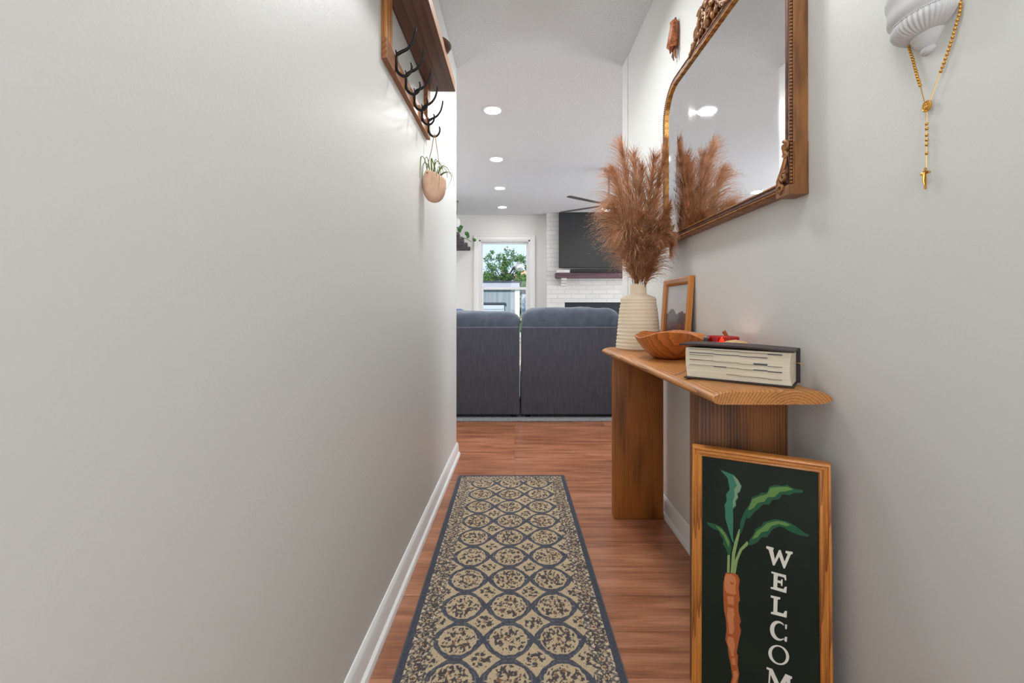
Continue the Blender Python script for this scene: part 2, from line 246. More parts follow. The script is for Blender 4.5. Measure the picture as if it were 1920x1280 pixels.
# ------------------------------------------------------------ mesh helpers
class MB:
    def __init__(s): s.v = []; s.f = []; s.mi = []
    def add(s, vs, fs, mi=0):
        o = len(s.v); s.v += [tuple(v) for v in vs]; s.f += [tuple(i+o for i in f) for f in fs]; s.mi += [mi]*len(fs)
    def box(s, x0, x1, y0, y1, z0, z1, mi=0, fn=None):
        vs = [(x, y, z) for z in (z0, z1) for y in (y0, y1) for x in (x0, x1)]
        if fn: vs = [fn(*v) for v in vs]
        s.add(vs, [(0,2,3,1),(4,5,7,6),(0,1,5,4),(2,6,7,3),(0,4,6,2),(1,3,7,5)], mi); return s
    def tube(s, pts, r, n=8, mi=0, cap=True, flat=1.0):
        pts = [Vector(p) for p in pts]; k = len(pts)
        rs = list(r) if isinstance(r, (list, tuple)) else [r]*k
        if len(rs) != k: rs = [float(v) for v in np.interp(np.linspace(0, 1, k), np.linspace(0, 1, len(rs)), rs)]
        tang = [(pts[min(i+1, k-1)]-pts[max(i-1, 0)]).normalized() for i in range(k)]
        up = Vector((0,0,1)) if abs(tang[0].z) < .9 else Vector((1,0,0))
        nrm = tang[0].cross(up).normalized(); vs = []
        for i in range(k):
            nrm = (nrm - tang[i]*nrm.dot(tang[i])); nrm = nrm.normalized() if nrm.length > 1e-6 else tang[i].orthogonal().normalized()
            bi = tang[i].cross(nrm)
            for j in range(n):
                a = 2*PI*j/n; vs.append(pts[i] + nrm*(math.cos(a)*rs[i]) + bi*(math.sin(a)*rs[i]*flat))
        fs = [(i*n+j, i*n+(j+1)%n, (i+1)*n+(j+1)%n, (i+1)*n+j) for i in range(k-1) for j in range(n)]
        if cap: fs += [tuple(range(n-1, -1, -1)), tuple((k-1)*n+j for j in range(n))]
        s.add(vs, fs, mi); return s
    def lathe(s, prof, c, n=48, mi=0, a0=0, a1=2*PI, sx=1, sy=1, mod=None, cap=True):
        full = abs(a1-a0-2*PI) < 1e-6; m_ = n if full else n+1; vs = []
        for (r, z) in prof:
            for j in range(m_):
                a = a0+(a1-a0)*j/n; rr = r*(mod(a, z, r) if mod else 1)
                vs.append((c[0]+rr*math.cos(a)*sx, c[1]+rr*math.sin(a)*sy, c[2]+z))
        k = len(prof); fs = []
        for i in range(k-1):
            for j in range(n):
                j2 = (j+1) % m_; fs.append((i*m_+j, i*m_+j2, (i+1)*m_+j2, (i+1)*m_+j))
        if cap and full:
            if prof[0][0] > 1e-5: fs.append(tuple(range(m_-1, -1, -1)))
            if prof[-1][0] > 1e-5: fs.append(tuple((k-1)*m_+j for j in range(m_)))
        s.add(vs, fs, mi); return s
    def ball(s, c, r, n=10, mi=0, sc=(1,1,1)):
        prof = [(max(1e-6, r*math.sin(PI*i/n)), -r*math.cos(PI*i/n)) for i in range(n+1)]
        o = len(s.v); s.lathe(prof, (0,0,0), n*2, mi, cap=False)
        for i in range(o, len(s.v)):
            v = s.v[i]; s.v[i] = (c[0]+v[0]*sc[0], c[1]+v[1]*sc[1], c[2]+v[2]*sc[2])
        return s
    def prism(s, poly, fn, h0, h1, mi=0):
        """2-D outline poly; fn(u, v, h) -> 3-D point"""
        k = len(poly); vs = [fn(u, v, h0) for u, v in poly]+[fn(u, v, h1) for u, v in poly]
        s.add(vs, [tuple(range(k-1, -1, -1)), tuple(range(k, 2*k))]+[(i, (i+1)%k, k+(i+1)%k, k+i) for i in range(k)], mi); return s
    def sweep(s, outline, prof, fn, mi=0):
        """closed 2-D outline (counter-clockwise), profile points (inward offset, height)"""
        k = len(outline); q = len(prof); vs = []
        for i in range(k):
            p = Vector(outline[i]); a_ = (p-Vector(outline[i-1])).normalized(); b_ = (Vector(outline[(i+1)%k])-p).normalized()
            na = Vector((-a_.y, a_.x)); nb = Vector((-b_.y, b_.x)); mm = (na+nb).normalized(); mm = mm/max(.3, mm.dot(na))
            for (u, h) in prof: vs.append(fn(p.x+mm.x*u, p.y+mm.y*u, h))
        fs = [(i*q+j, ((i+1)%k)*q+j, ((i+1)%k)*q+j+1, i*q+j+1) for i in range(k) for j in range(q-1)]
        s.add(vs, fs, mi); return s
    def build(s, name, mat, parent=None, smooth=False, bevel=0, seg=2, origin=None, fix=True, angle=40):
        me = bpy.data.meshes.new(name)
        if parent is not None: org = Vector(parent['_org'])
        elif origin is not None: org = Vector(origin)
        else: org = Vector((0,0,0))
        me.from_pydata([tuple(Vector(v)-org) for v in s.v], [], s.f)
        mats = mat if isinstance(mat, (list, tuple)) else [mat]
        for q in mats: me.materials.append(M[q] if isinstance(q, str) else q)
        for p, i in zip(me.polygons, s.mi): p.material_index = i
        if fix:
            bm = bmesh.new(); bm.from_mesh(me); bmesh.ops.recalc_face_normals(bm, faces=bm.faces)
            if bevel: bmesh.ops.bevel(bm, geom=[e for e in bm.edges if e.is_manifold and e.calc_face_angle(0) > .5], offset=bevel, segments=seg, affect='EDGES', profile=.5, clamp_overlap=True)
            bm.to_mesh(me); bm.free()
        if smooth:
            me.shade_smooth()
            if angle: me.set_sharp_from_angle(angle=math.radians(angle))
        o = bpy.data.objects.new(name, me); COL.objects.link(o)
        if parent is not None: o.parent = parent; o['_org'] = tuple(org)
        else: o.location = org; o['_org'] = tuple(org)
        return o
def tag(o, label, cat, group=None, kind=None):
    o['label'] = label; o['category'] = cat
    if group: o['group'] = group
    if kind: o['kind'] = kind
    return o
def thing(name, label, cat, loc, group=None):
    o = bpy.data.objects.new(name, None); COL.objects.link(o); o.location = loc; o['_org'] = tuple(loc); o.empty_display_size = .05
    return tag(o, label, cat, group)
def struct(o): o['kind'] = 'structure'; return o
def bez(p0, p1, p2, p3, n=12):
    out = []
    for i in range(n+1):
        t_ = i/n; u = 1-t_; out.append(tuple(u**3*a_+3*u*u*t_*b_+3*u*t_*t_*c_+t_**3*d_ for a_, b_, c_, d_ in zip(p0, p1, p2, p3)))
    return out
def smoothpath(pts, n=6):
    P = [Vector(p) for p in pts]; out = []
    for i in range(len(P)-1):
        a_ = P[max(i-1, 0)]; b_ = P[i]; c_ = P[i+1]; d_ = P[min(i+2, len(P)-1)]
        for j in range(n):
            t_ = j/n; out.append(.5*((2*b_)+(-a_+c_)*t_+(2*a_-5*b_+4*c_-d_)*t_*t_+(-a_+3*b_-3*c_+d_)*t_**3))
    out.append(P[-1]); return out

# ============================================================ THE SETTING
WX = lambda y: -.4297+.01123*y            # face of the left hall wall
YE = 2.914                                # where the left wall ends
RX = .735                                 # face of the right hall wall
YR = 2.90; YN = -1.4; YB = 7.5; XL = -3.2; XR = 4.5
MB().box(XL-.1, XR+.1, YN-.3, YB+.12, -.12, 0).build('floor', 'floor')['kind'] = 'structure'
MB().box(XL-.1, XR+.1, YN-.3, YB+.12, CEIL, CEIL+.15).build('ceiling', 'ceiling')['kind'] = 'structure'
mb = MB(); mb.add([(WX(YN), YN, 0), (WX(YE), YE, 0), (WX(YE)-.12, YE, 0), (WX(YN)-.12, YN, 0), (WX(YN), YN, CEIL), (WX(YE), YE, CEIL), (WX(YE)-.12, YE, CEIL), (WX(YN)-.12, YN, CEIL)],
    [(0,1,5,4),(1,2,6,5),(2,3,7,6),(3,0,4,7),(0,3,2,1),(4,5,6,7)])
struct(mb.build('wall_left', 'wall', bevel=.006, seg=3, smooth=True))
struct(MB().box(RX, RX+.12, YN, YR, 0, CEIL).build('wall_right', 'wall', bevel=.006, seg=3, smooth=True))
struct(MB().box(RX-.004, RX+.001, 2.765, YR-.004, .09, CEIL).build('trim_1', 'wall', bevel=.002))
# unseen entry end behind the viewer; glazed door added to carry the entry fill
dx0, dx1, dh = -.30, .62, 2.05
struct(MB().box(WX(YN)-.12, dx0, YN-.12, YN, 0, CEIL).box(dx1, RX+.12, YN-.12, YN, 0, CEIL).box(dx0, dx1, YN-.12, YN, dh, CEIL).build('wall_back', 'wall'))
dr = MB().box(dx0, -.16, YN-.07, YN-.03, 0, dh).box(.48, dx1, YN-.07, YN-.03, 0, dh).box(-.16, .48, YN-.07, YN-.03, 0, .34).box(-.16, .48, YN-.07, YN-.03, 2.16-.02, dh).build('added_door', 'white_trim')
struct(dr); MB().box(-.16, .48, YN-.055, YN-.045, .34, dh).build('pane', 'glass', dr)
MB().ball((.56, YN-.0, .98), .028, 8).tube([(.56, YN-.035, .98), (.56, YN+.0, .98)], .012).build('door_handle', 'nickel', dr, smooth=True)
# living room walls
struct(MB().box(XL, WX(YE)-.12, 2.80, YE, 0, CEIL).build('wall_front_left', 'living_wall'))
struct(MB().box(RX+.12, XR, 2.78, YR, 0, CEIL).build('wall_front_right', 'living_wall'))
W0, W1, WZ0, WZ1 = -.6275, .272, .50, 2.205
struct(MB().box(XL, W0, YB, YB+.12, 0, CEIL).box(W1, XR, YB, YB+.12, 0, CEIL).box(W0, W1, YB, YB+.12, 0, WZ0).box(W0, W1, YB, YB+.12, WZ1, CEIL).build('wall_far', 'living_wall'))
K0, K1 = 4.1, 5.9
struct(MB().box(XL-.1, XL, 2.8, YB, 0, CEIL).build('wall_far_left', 'living_wall'))
struct(MB().box(XR, XR+.1, 2.78, 3.85, 0, CEIL).box(XR, XR+.1, 6.55, YB, 0, CEIL).box(XR, XR+.1, 3.85, 6.55, 0, .2).box(XR, XR+.1, 3.85, 6.55, 2.3, CEIL).build('wall_far_right', 'living_wall'))
w2 = MB()
for y in (3.85, 5.17, 6.48): w2.box(XR+.01, XR+.07, y, y+.07, .2, 2.3)
for z in (.2, 2.23): w2.box(XR+.01, XR+.07, 3.85, 6.55, z, z+.07)
w2 = struct(w2.build('window_2', 'white_gloss')); MB().box(XR+.03, XR+.036, 3.9, 6.5, .26, 2.24).build('pane', 'glass', w2)

# the far window: casing, jamb, sashes
wn = MB(); c0, c1 = -.7125, .356
def ring(mb_, x0, x1, z0, z1, t, y0, y1, tb=None):
    tb = t if tb is None else tb
    mb_.box(x0, x0+t, y0, y1, z0, z1).box(x1-t, x1, y0, y1, z0, z1).box(x0+t, x1-t, y0, y1, z1-t, z1).box(x0+t, x1-t, y0, y1, z0, z0+tb)
ring(wn, c0, c1, WZ0-.085, 2.285, .085, YB-.018, YB)
ring(wn, c0, c1, WZ0-.085, 2.285, .02, YB-.030, YB-.018)
wn.box(c0-.03, c1+.03, YB-.05, YB, WZ0-.02, WZ0+.01)
wn.box(W0-.001, W0+.03, YB, YB+.10, WZ0, WZ1).box(W1-.03, W1+.001, YB, YB+.10, WZ0, WZ1).box(W0, W1, YB, YB+.10, WZ1-.03, WZ1).box(W0, W1, YB, YB+.10, WZ0, WZ0+.03)
wn = struct(wn.build('window_1', 'white_gloss', bevel=.003))
s1 = MB(); ring(s1, W0+.03, W1-.03, 1.335, WZ1-.03, .035, YB+.06, YB+.09); su = s1.build('upper_sash', 'white_gloss', wn, bevel=.003)
MB().box(W0+.06, W1-.06, YB+.073, YB+.077, 1.36, WZ1-.06).build('pane', 'glass', su)
s1 = MB(); ring(s1, W0+.03, W1-.03, WZ0+.03, 1.375, .045, YB+.02, YB+.055); sl = s1.build('lower_sash', 'white_gloss', wn, bevel=.003)
MB().box(W0+.07, W1-.07, YB+.035, YB+.039, WZ0+.07, 1.34).build('pane', 'glass', sl)

# baseboards with shoe moulding
def baseboard(name, fn, y0, y1, ret=True):
    prof = [(0, 0), (.026, 0), (.026, .007), (.022, .016), (.0135, .021), (.0135, .058), (.0115, .063), (.0115, .069), (.008, .078), (.003, .085), (0, .086)]
    mb_ = MB(); k = len(prof); N = 24
    vs = [fn(y0+(y1-y0)*i/N, u, z) for i in range(N+1) for (u, z) in prof]
    fs = [(i*k+j, i*k+j+1, (i+1)*k+j+1, (i+1)*k+j) for i in range(N) for j in range(k-1)]
    fs += [tuple(range(k)), tuple(N*k+j for j in range(k))]
    mb_.add(vs, fs); return struct(mb_.build(name, 'white_trim', smooth=True, angle=25))
baseboard('baseboard_left', lambda y, u, z: (WX(y)+u, y, z), YN, YE+.008)
baseboard('baseboard_right', lambda y, u, z: (RX-u, y, z), YN, YR+.008)
baseboard('baseboard_far', lambda y, u, z: (y, YB-u, z), XL, .55)

# painted brick chimney breast, firebox opening cut as real recess
FY = 7.35
br_ = MB(); bx0, bx1 = .55, 2.60; fx0, fx1, fz = .862, 2.30, 1.105
br_.box(bx0, fx0, FY, YB, 0, CEIL).box(fx1, bx1, FY, YB, 0, CEIL).box(fx0, fx1, FY, YB, fz, CEIL)
fp = thing('fireplace', 'white painted brick fireplace on the far wall, right of the window', 'fireplace', (1.58, FY, 0))
br_.build('brick_face', 'brick', fp)
MB().box(fx0, fx1, YB-.02, YB-.002, 0, fz).box(fx0, fx0+.012, FY+.01, YB, 0, fz).box(fx1-.012, fx1, FY+.01, YB, 0, fz).box(fx0, fx1, FY+.01, YB, fz-.012, fz).box(fx0, fx1, FY+.02, FY+.03, .72, fz-.012).build('firebox', 'firebox', fp, smooth=False)
ml = thing('mantel_shelf', 'long dark plum-brown mantel beam under the television', 'shelf', (1.57, FY, 1.52))
MB().box(.69, 2.46, FY-.19, FY, 1.515, 1.598).build('beam', 'mantel', ml, bevel=.006)
for cx in (.835, 2.32):
    c_ = MB()
    for q, (pz, pd) in enumerate([(1.475, .15), (1.43, .11), (1.385, .07)]): c_.box(cx-.045, cx+.045, FY-pd, FY, pz, pz+.04)
    c_.build('corbel', 'brick', ml, bevel=.003)
tv = thing('television', 'large black flat television mounted on the brick chimney', 'television', (1.58, FY, 1.7))
MB().box(.755, 2.42, FY-.085, FY-.035, 1.69, 2.63).build('bezel', 'black', tv, bevel=.004)
MB().box(.765, 2.41, FY-.088, FY-.084, 1.702, 2.622).build('screen', 'screen', tv)
MB().box(1.3, 1.9, FY-.036, FY, 1.95, 2.35).build('wall_mount', 'black', tv)
tag(MB().box(.95, 2.2, FY-.16, FY-.06, 1.598, 1.665).build('soundbar', 'black', bevel=.008, origin=(1.55, FY-.1, 1.598)), 'low black soundbar lying on the mantel under the television', 'soundbar')
tag(MB().box(.715, .93, FY-.15, FY-.05, 1.598, 1.650).build('stone_block', 'brick', bevel=.004, origin=(.82, FY-.1, 1.598)), 'small white block on the left end of the dark mantel', 'block')

# ceiling lights
names = ['recessed ceiling light nearest the hall, largest of the row of four', 'second nearest recessed light in the living room row', 'third recessed ceiling light from the hall, second from the window', 'farthest recessed ceiling light, smallest of the row, nearest the window']
for (lx, ly), nm in zip(LIGHTS, names):
    t_ = thing('recessed_light', nm, 'ceiling light', (lx, ly, CEIL), 'recessed ceiling lights in a row')
    MB().lathe([(.068, 0), (.084, 0), (.084, -.004), (.070, -.008), (.068, -.006)], (lx, ly, CEIL), 40, cap=False).build('trim_ring', 'white_gloss', t_, smooth=True)
    MB().lathe([(.0001, -.005), (.069, -.005), (.069, 0)], (lx, ly, CEIL), 40, cap=False).build('diffuser', 'glow', t_)
# ceiling fan
FX, FYY, FZ = 1.11, 5.02, 2.20
fan = thing('ceiling_fan', 'thin-bladed ceiling fan with a round light, half hidden by the pampas grass', 'fan', (FX, FYY, CEIL))
MB().lathe([(.06, 0), (.06, -.03), (.035, -.05), (.013, -.05), (.013, -.34), (.05, -.36)], (FX, FYY, CEIL), 24, cap=False).build('downrod', 'nickel', fan, smooth=True)
MB().lathe([(.05, .08), (.09, .06), (.10, .0), (.085, -.02), (.0001, -.02)], (FX, FYY, FZ), 32, cap=False).build('motor_housing', 'nickel', fan, smooth=True)
MB().lathe([(.085, -.021), (.085, -.032), (.05, -.05), (.0001, -.055)], (FX, FYY, FZ), 32, cap=False).build('light_globe', 'fan_glow', fan, smooth=True)
for q in range(5):
    an = math.radians(72*q); ca, sa = math.cos(an), math.sin(an)
    def fb(u, v, h, ca=ca, sa=sa): return (FX+u*ca-v*sa, FYY+u*sa+v*ca, FZ+.015+h*.7+v*.02)
    MB().prism([(.08, -.015), (.2, -.03), (.63, -.036), (.66, -.02), (.66, .02), (.63, .034), (.2, .03), (.08, .015)], fb, 0, .006).build('fan_blade', 'blade', fan)
# flush lamps added above the frame as casings for the hall fill
for hy_, nm in ((.45, 'near'), (1.95, 'far')):
    hl = thing('added_flush_lamp', 'added unseen white round flush lamp on the hall ceiling above the %s end of the runner' % nm, 'ceiling light', (.16, hy_, CEIL))
    MB().lathe([(.16, 0), (.16, -.02), (.15, -.03), (.0001, -.03)], (.16, hy_, CEIL), 32, cap=False).build('canopy', 'white_gloss', hl, smooth=True)

# ============================================================ OUTSIDE
tag(MB().box(-40, 40, YB+.2, 90, -.5, -.4).build('lawn', 'grass'), 'green lawn outside the far window', 'lawn'); bpy.data.objects['lawn']['kind'] = 'structure'
sh = thing('garden_shed', 'grey garden shed with a louvred door outside the window', 'shed', (-.9, 13.6, -.4))
SX0, SX1 = -2.3, .15
MB().box(SX0, SX1-.13, 13.0, 15.0, -.4, 1.62).build('wall', 'shed', sh)
MB().box(SX1-.14, SX1, 12.97, 15.02, -.4, 1.62).build('corner_board', 'white_gloss', sh)
MB().box(SX0-.1, SX1+.0, 12.88, 15.1, 1.60, 1.80).build('fascia', 'fascia', sh)
MB().box(SX0-.15, SX1+.06, 12.84, 15.15, 1.80, 1.835).build('roof', 'roofing', sh)
d_ = MB().box(-1.6, -.32, 12.95, 13.0, -.35, 1.10)
for q in range(18): d_.box(-1.55, -.36, 12.93, 12.96, -.30+q*.075, -.25+q*.075)
d_ = d_.build('door', 'shed_door', sh)
MB().box(-1.62, -.28, 12.92, 13.0, 1.13, 1.18).build('drip_cap', 'roofing', sh)
hs = thing('neighbour_house', 'pale neighbouring house wall right of the shed', 'house', (1.6, 23, -.4))
MB().box(.40, 4.0, 23, 26, -.4, 1.85).build('wall', 'fascia', hs)
MB().prism([(.30, 1.85), (.30, 1.95), (2.2, 2.6), (4.1, 1.95), (4.1, 1.85)], lambda u, v, h: (u, h, v), 22.9, 26.1).build('roof', 'roofing', hs)
th = thing('tan_house', 'distant tan house roof among the trees', 'house', (.6, 50, -.4))
MB().box(.1, 2.2, 50, 54, -.4, 4.9).build('wall', 'tan_house', th)
MB().prism([(-.2, 4.8), (1.1, 5.5), (2.5, 4.8)], lambda u, v, h: (u, h, v), 49.9, 54).build('roof', 'tan_house', th)
def foliage(name, label, cat, c, rad, nleaf, size, mat, trunk=None, seed=1, clumps=26, group=None):
    R_ = random.Random(seed); o = thing(name, label, cat, (c[0], c[1], -.4), group)
    cl = []
    for _ in range(clumps):
        while True:
            p = Vector((R_.uniform(-1,1), R_.uniform(-1,1), R_.uniform(-1,1)))
            if p.length < 1: break
        cl.append((Vector((c[0]+p.x*rad[0], c[1]+p.y*rad[1], c[2]+p.z*rad[2])), R_.uniform(.10, .26)*min(rad)))
    vs = []; fs = []
    for _ in range(nleaf):
        q, rr = R_.choice(cl); d = Vector((R_.gauss(0,1), R_.gauss(0,1), R_.gauss(0,1))).normalized()*rr*R_.uniform(.3, 1.1)
        p = q+d; a_ = Vector((R_.gauss(0,1), R_.gauss(0,1), R_.gauss(0,1))).normalized(); b_ = a_.orthogonal().normalized()
        s_ = size*R_.uniform(.6, 1.3); i = len(vs)
        vs += [p-a_*s_, p+b_*s_*.45, p+a_*s_, p-b_*s_*.45]; fs.append((i, i+1, i+2, i+3))
    mb_ = MB(); mb_.add(vs, fs); mb_.build('leaves', mat, o, fix=False)
    tb = MB(); tb.tube([(c[0], c[1], -.4), (c[0]+.05, c[1], c[2]-rad[2]*.3), (c[0]-.05, c[1], c[2]+rad[2]*.4)], [rad[0]*.06, rad[0]*.05, rad[0]*.02], 8)
    for (q, rr) in cl[:14]: tb.tube([(c[0], c[1], c[2]-rad[2]*.5), tuple((Vector((c[0], c[1], c[2]))+q)/2+Vector((0,0,-.1))), tuple(q)], [rad[0]*.03, rad[0]*.02, rad[0]*.008], 6)
    tb.build('trunk', 'bark', o); return o
foliage('leafy_tree', 'loose green tree behind the shed, under the blue sky', 'tree', (-.50, 20, 2.75), (1.15, 1.0, 1.15), 5200, .055, 'leafage', seed=3, clumps=95)
foliage('leafy_tree', 'darker leafy tree at the left behind the shed roof', 'tree', (-1.7, 24, 2.0), (1.5, 1.0, 1.2), 5000, .085, 'leafage', seed=5, clumps=50)
foliage('garden_bush', 'bright green bush behind the right end of the shed roof', 'bush', (.9, 28.5, 1.9), (1.7, 1.0, 1.4), 6000, .09, 'leafage2', seed=8, clumps=50)
foliage('garden_bush', 'small green bush at the foot of the shed corner', 'bush', (.46, 14.5, .25), (.24, .4, .75), 2500, .05, 'leafage', seed=9, clumps=24)
foliage('garden_hedge', 'distant green hedge line across the yard', 'hedge', (0, 40, 2.0), (9, 1.5, 2.2), 9000, .2, 'leafage2', seed=12, clumps=160)

# ============================================================ LIVING ROOM THINGS
tag(MB().box(-2.2, 2.8, 3.765, 7.0, .001, .014).build('area_rug', 'carpet', bevel=.004, origin=(.3, 5.2, 0)), 'pale grey area rug under the sofa', 'rug')
def cushion(mb_, c, s_, e=.38, amp=.012, seed=0, nu=28, nv=18, mi=0):
    vs = []
    sg = lambda x, p: math.copysign(abs(x)**p, x)
    for i in range(nv+1):
        ph = -PI/2+PI*i/nv
        for j in range(nu*2):
            th_ = PI*j/nu
            x = sg(math.cos(ph), e)*sg(math.cos(th_), e); y = sg(math.cos(ph), e*1.3)*sg(math.sin(th_), e*1.3); z = sg(math.sin(ph), e*1.6)
            p = Vector((c[0]+x*s_[0]/2, c[1]+y*s_[1]/2, c[2]+z*s_[2]/2))
            nn = mnoise.noise(Vector((p.x*7+seed, p.y*7, p.z*9)))+.5*mnoise.noise(Vector((p.x*19+seed, p.y*12, p.z*19)))
            p += Vector((x, y, z)).normalized()*nn*amp if (x or y or z) else Vector()
            vs.append(p)
    m_ = nu*2; fs = [(i*m_+j, i*m_+(j+1)%m_, (i+1)*m_+(j+1)%m_, (i+1)*m_+j) for i in range(nv) for j in range(m_)]
    mb_.add(vs, fs, mi); return mb_
SY = 3.85
def sofa(x0, x1, label, cushs, seed):
    o = thing('sofa_section', label, 'sofa', ((x0+x1)/2, SY+.45, .014), 'backs of the sectional sofa')
    MB().box(x0, x1, SY, SY+.20, .040, .832).build('back_panel', 'fabric', o, bevel=.014, seg=3, smooth=True)
    MB().tube([(x0+.012, SY+.006, .829), (x1-.012, SY+.006, .829)], .0035, 6).build('piping', 'piping', o, smooth=True)
    MB().box(x0-.001, x1+.001, SY+.19, SY+.95, .055, .30).build('base', 'fabric', o, bevel=.012)
    for (a0, a1, top, dz) in cushs:
        cushion(MB(), ((a0+a1)/2, SY+.17, (.72+top)/2+dz), (a1-a0, .27, top-.70), .34, .014, seed+a0).build('back_cushion', 'fabric_top', o, smooth=True, angle=0)
        cushion(MB(), ((a0+a1)/2, SY+.60, .38), (a1-a0, .68, .19), .3, .006, seed+3+a0).build('seat_cushion', 'fabric', o, smooth=True, angle=0)
    for lx in (x0+.06, x1-.06):
        for ly in (SY+.06, SY+.88): MB().lathe([(.022, 0), (.028, .03)], (lx, ly, .014), 12).build('leg', 'black', o)
    return o
sofa(-2.02, .044, 'dark slate fabric sofa section at the left, its cushions lower, beside the hall wall end', [(-1.0, .046, .965, 0), (-2.02, -1.02, .965, 0)], 2)
sofa(.060, 2.05, 'dark slate fabric sofa section at the right, its cushions taller, behind the wooden table leg', [(.066, .968, 1.0, 0), (.978, 2.04, 1.0, 0)], 9)
tag(cushion(MB(), (-.60, SY+.405, .74), (.34, .14, .52), .6, .006, 3).build('throw_pillow', 'blue', smooth=True, angle=0, origin=(-.585, SY+.36, .72)), 'blue throw pillow peeking over the left sofa back', 'pillow')

# log shelf and hanging planter on the far wall, left of the window
ls = thing('log_shelf', 'dark rustic shelf edged with round logs on the far wall, left of the window', 'shelf', (-1.2, 7.0, 2.02))
MB().box(-1.75, -.80, 5.95, YB-.002, 2.03, 2.055).build('board', 'log', ls)
for q, (ly, rr) in enumerate([(7.44, .036), (7.12, .033), (6.98, .035), (6.62, .034), (6.44, .034), (6.12, .033), (5.98, .03)]):
    MB().tube([(-1.74, ly, 2.042), (-.80, ly, 2.042), (-.775-.01*(q % 2), ly, 2.042)], [rr, rr, rr*.92], 14).build('log', 'log', ls, smooth=True)
hp = thing('hanging_planter', 'white hanging pot with a hook, above the log shelf', 'planter', (-.90, 6.6, 2.2))
MB().lathe([(.0001, -.07), (.05, -.065), (.075, -.02), (.072, .04), (.055, .065), (.05, .06), (.066, .035), (.0001, .03)], (-.905, 6.5, 2.30), 28, cap=False).build('pot', 'plaster', hp, smooth=True)
MB().tube([(-.905, 6.5, 2.355), (-.875, 6.5, 2.48), (-.87, 6.5, CEIL)], .004, 6).tube([(-.94, 6.5, 2.355), (-.875, 6.5, 2.48)], .004, 6).build('cord', 'cord', hp)
MB().lathe([(.0001, 0), (.016, 0), (.016, .03), (.0001, .03)], (-.87, 6.5, CEIL-.03), 12).build('ceiling_hook', 'nickel', hp)
tp = thing('trailing_plant', 'green trailing vine with broad leaves lying along the log shelf', 'plant', (-.95, 6.7, 2.08))
MB().tube(smoothpath([(-1.1, 6.6, 2.09), (-.95, 6.7, 2.16), (-.84, 6.85, 2.14), (-.77, 7.0, 2.13), (-.72, 7.05, 2.10)]), .005, 6).build('vine', 'vine_leaf', tp)
for q, (lx, ly, lz, an, s_) in enumerate([(-.88, 6.5, 2.22, .3, .10), (-.84, 6.6, 2.17, 1.9, .09), (-.80, 6.8, 2.12, 3.6, .08), (-.745, 7.0, 2.19, 2.4, .10), (-.70, 7.05, 2.16, 5.6, .08), (-.95, 6.5, 2.2, 2.5, .1), (-.78, 6.9, 2.13, .9, .07)]):
    lf = MB(); ca, sa = math.cos(an), math.sin(an)
    pl = [(0, 0), (.35, .32), (.7, .34), (1.0, 0), (.7, -.34), (.35, -.32)]
    lf.prism(pl, lambda u, v, h, lx=lx, ly=ly, lz=lz, ca=ca, sa=sa, s_=s_: (lx+(u*ca-v*sa)*s_, ly+abs(v)*s_*.5+h, lz+(u*sa+v*ca)*s_), 0, .003)
    lf.build('leaf', 'vine_leaf', tp)

# ============================================================ HALL RUNNER
RXC, RHW, RY0, RY1 = -.0135, .315, .36, 2.542
nx, ny = 330, 1150
gx = np.linspace(-RHW, RHW, nx); gy = np.linspace(RY0, RY1, ny); X, Y = np.meshgrid(gx, gy)
def vnoise(x, y, seed):
    xi = np.floor(x).astype(int); yi = np.floor(y).astype(int); xf = x-xi; yf = y-yi
    h = lambda a_, b_: np.modf(np.abs(np.sin(a_*127.1+b_*311.7+seed*74.7)*43758.5453))[0]
    u = xf*xf*(3-2*xf); v = yf*yf*(3-2*yf)
    return (h(xi, yi)*(1-u)+h(xi+1, yi)*u)*(1-v)+(h(xi, yi+1)*(1-u)+h(xi+1, yi+1)*u)*v
def vn(x, y, seed):      # two rotated octaves, rounder blobs
    return (vnoise(x*.8+y*.6, y*.8-x*.6, seed)+vnoise(x*.5-y*.87+9, y*.5+x*.87+4, seed+40)+.5*vnoise(x*2.1, y*2.1, seed+80))/2.5
lin = lambda c: np.array(srgb(*c)[:3])
navy = lin((78, 81, 92)); navy2 = lin((112, 112, 122)); beige = lin((214, 194, 162)); beige2 = lin((192, 168, 134)); dark = lin((90, 84, 86)); rust = lin((150, 112, 88)); grey = lin((120, 118, 122)); cream = lin((226, 210, 180))
Xc = X+.006; wob = .006
u = (Xc+.0035*(vnoise(X*90, Y*90, 1)-.5))/.152; v = (Y-1.277+.0035*(vnoise(X*90, Y*90, 2)-.5))/.143
lu0 = u-np.round(u); lv0 = v-np.round(v); m0 = np.hypot(lu0/.37, lv0/.395)*(1+.018*np.cos(12*np.arctan2(lv0, lu0)))
tip = np.abs(lu0)/.43+np.abs(lv0)/.17
dm0 = (np.abs(u-np.floor(u)-.5)/.375)**.82+(np.abs(v-np.floor(v)-.5)/.42)**.82
dm0 = np.minimum(dm0, np.hypot((u-np.floor(u)-.5)/.21, (v-np.floor(v)-.5)/.25))
f = np.where((m0 < 1) | (tip < 1), 1.0, np.where(dm0 < 1, -1.0, 0.0))
C = np.zeros(X.shape+(3,)); nz = vnoise(X*260, Y*260, 3)[..., None]
C[:] = navy*(1-nz*.6)+navy2*nz*.6
cell_u = np.round(u); cell_v = np.round(v); lu = u-cell_u; lv = v-cell_v
def put(mask, c): C[mask] = c
bz = beige*(1-nz*.5)+beige2*nz*.5
ov = f > .16; C[ov] = bz[ov]
dm = f < -.46; C[dm] = bz[dm]
# thin pale line inside the lattice band
put((f == 0) & (np.abs(m0-1.16) < .025) & (vnoise(X*140, Y*140, 5) > .45), grey)
